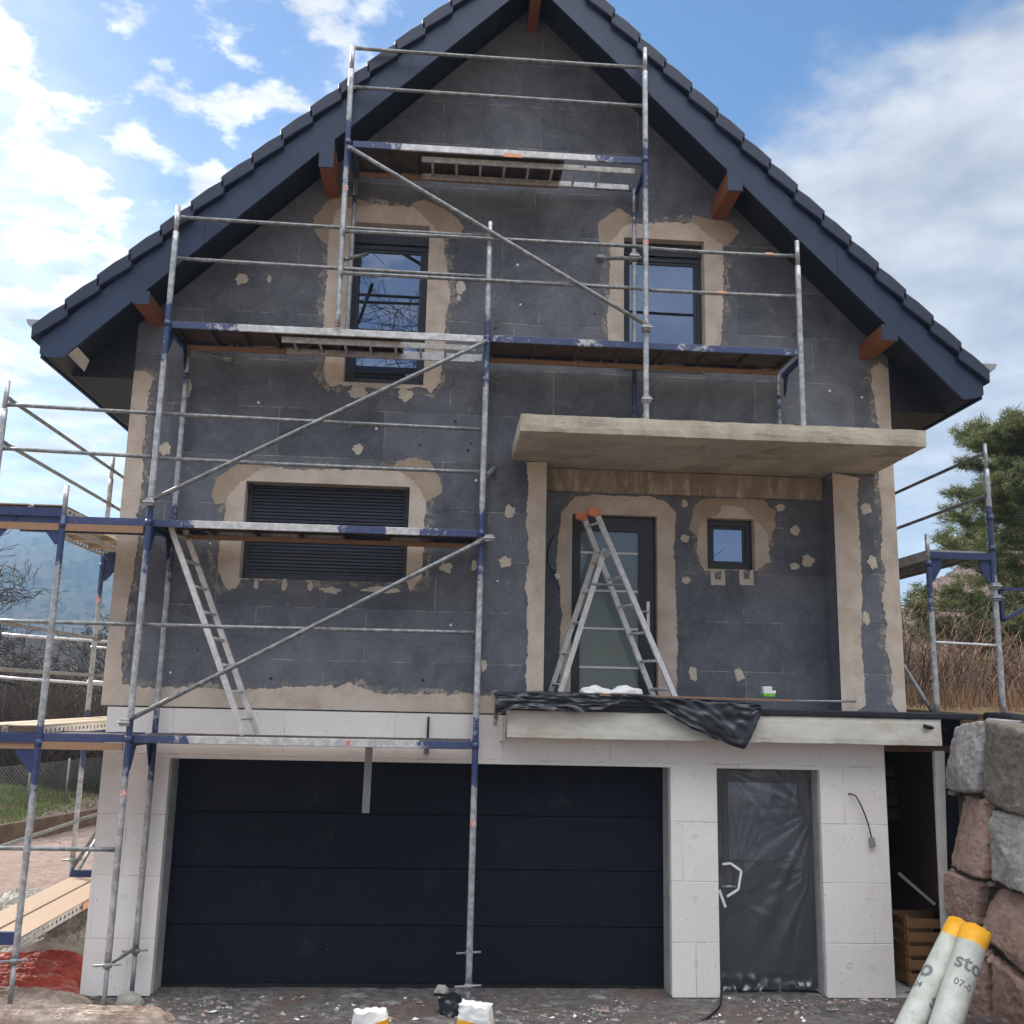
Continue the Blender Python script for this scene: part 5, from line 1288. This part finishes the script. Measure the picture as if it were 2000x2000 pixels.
# ------------------------------------------------------------------ right background: reeds, pine
rp = []
for i in range(5200):
    x = rnd.uniform(8.6, 17); y = rnd.uniform(2.2, 11); 
    if x < 9.2 and y < 3: continue
    
    if noise.noise(Vector((x*.9, y*.9, 3))) > -.15+.5*rnd.random()-.2: rp.append((x, y, 2.85+.02*y))
blades('reeds', rp, .44, .007, M['reed'], lean=.22)
tw2 = MB(); tv2 = []
for i in range(6000):
    x = rnd.uniform(9, 19); y = rnd.uniform(5.5, 13); z = 2.9+.02*y; hgt = rnd.uniform(.6, 2.2)*(.6+.4*abs(noise.noise(Vector((x*.8, y*.8, 2))))*2); p = V(x, y, z); d = V(rnd.gauss(0, .45), rnd.gauss(0, .45), 1).normalized(); b0 = len(tw2.f)
    q = p+d*hgt*.6; tw2.tube([p, q, q+(d+V(rnd.gauss(0, .5), rnd.gauss(0, .5), 0))*hgt*.4], [.009, .007, .004], 0, 3, None, False); tv2 += [rnd.random()]*(len(tw2.f)-b0)
M['twig_red'] = leaf('reddish_twigs', (.09, .055, .038), (.27, .17, .115), .0)
o = tw2.build('brushwood', M['twig_red']); tinted(o, tv2); struct(o, 'stuff')
def pine(base, h, seed, label):
    rr = random.Random(seed); t = thing('pine_tree', label, 'tree', base); base = Vector(base)
    tk = MB(); pts = [base+V(.12*math.sin(k*.8), .1*math.cos(k), h*k/10) for k in range(11)]
    tk.tube(pts, [.22*(1-.075*k) for k in range(11)], 0, 12); 
    lb = MB(); nd = MB(); tv = []
    def tuft(c, d, s):
        tone = min(1, max(0, rr.gauss(.45, .22)))
        for k in range(15):
            a = (d*rr.uniform(.2, 1.)+V(rr.gauss(0, .6), rr.gauss(0, .6), rr.gauss(.15, .5))).normalized(); L = s*rr.uniform(.6, 1.15); sd = a.orthogonal().normalized()
            sd.rotate(Matrix.Rotation(rr.random()*3.1, 3, a)); p = c+V(rr.gauss(0, .04), rr.gauss(0, .04), rr.gauss(0, .03))
            nd.add([p-sd*.009, p+sd*.009, p+a*L], [(0, 1, 2)]); tv.append(min(1, max(0, tone+rr.gauss(0, .12))))
    for k in range(74):
        f = rr.uniform(.04, 1.); i = f*10; i0 = min(9, int(i)); p = pts[i0].lerp(pts[i0+1], i-i0)
        az_ = rr.random()*6.283; 
        if k % 2: az_ = math.pi+rr.gauss(0, .8)
        L = (3.3*(1-f*.62)+.5)*rr.uniform(.75, 1.15); d = V(math.cos(az_), math.sin(az_), rr.uniform(-.05, .30)).normalized()
        bp = [p]; q = p.copy(); dd = d.copy(); ns = 7
        for s in range(ns):
            dd = (dd+V(rr.gauss(0, .10), rr.gauss(0, .10), rr.gauss(.02, .09))).normalized(); q = q+dd*L/ns; bp.append(q.copy())
        lb.tube(bp, [max(.008, .06*(1-f*.5)*(1-s/ns)) for s in range(ns+1)], 0, 6)
        for s in range(2, ns+1):
            for b in range(4):
                sd = (dd*.5+V(rr.gauss(0, .7), rr.gauss(0, .7), rr.gauss(.05, .25))).normalized(); l2 = L*.26*rr.uniform(.5, 1.2)*(1.1-.5*s/ns); e0 = bp[s]
                e1 = e0+sd*l2; lb.tube([e0, e0.lerp(e1, .5)+V(0, 0, .03), e1], [.010, .007, .004], 0, 4)
                for w_ in range(8): tuft(e0.lerp(e1, (w_+1)/8)+V(rr.gauss(0, .06), rr.gauss(0, .06), rr.gauss(.03, .05)), sd, .17)
    tk.build('trunk', M['pine_bark'], t); lb.build('limbs', M['pine_bark'], t); o = nd.build('crown', M['needle'], t); tinted(o, tv); return t
pine((15.9, 9.0, 3.0), 5.9, 4, 'big green pine with drooping limbs behind the right scaffold')
# bare tree on the street side, seen mirrored in the panes
bare_tree((-1.5, -23, 2.2), 23, 1.0, 31, 'tall bare tree across the street, mirrored in the tall upper window', (.05, 0), 6, .30, twig_r=.014)
bare_tree((13.5, -24, 2.5), 8.5, 1.0, 37, 'smaller bare tree across the street, mirrored in the small window', (-.1, 0), 6, .16, twig_r=.012)
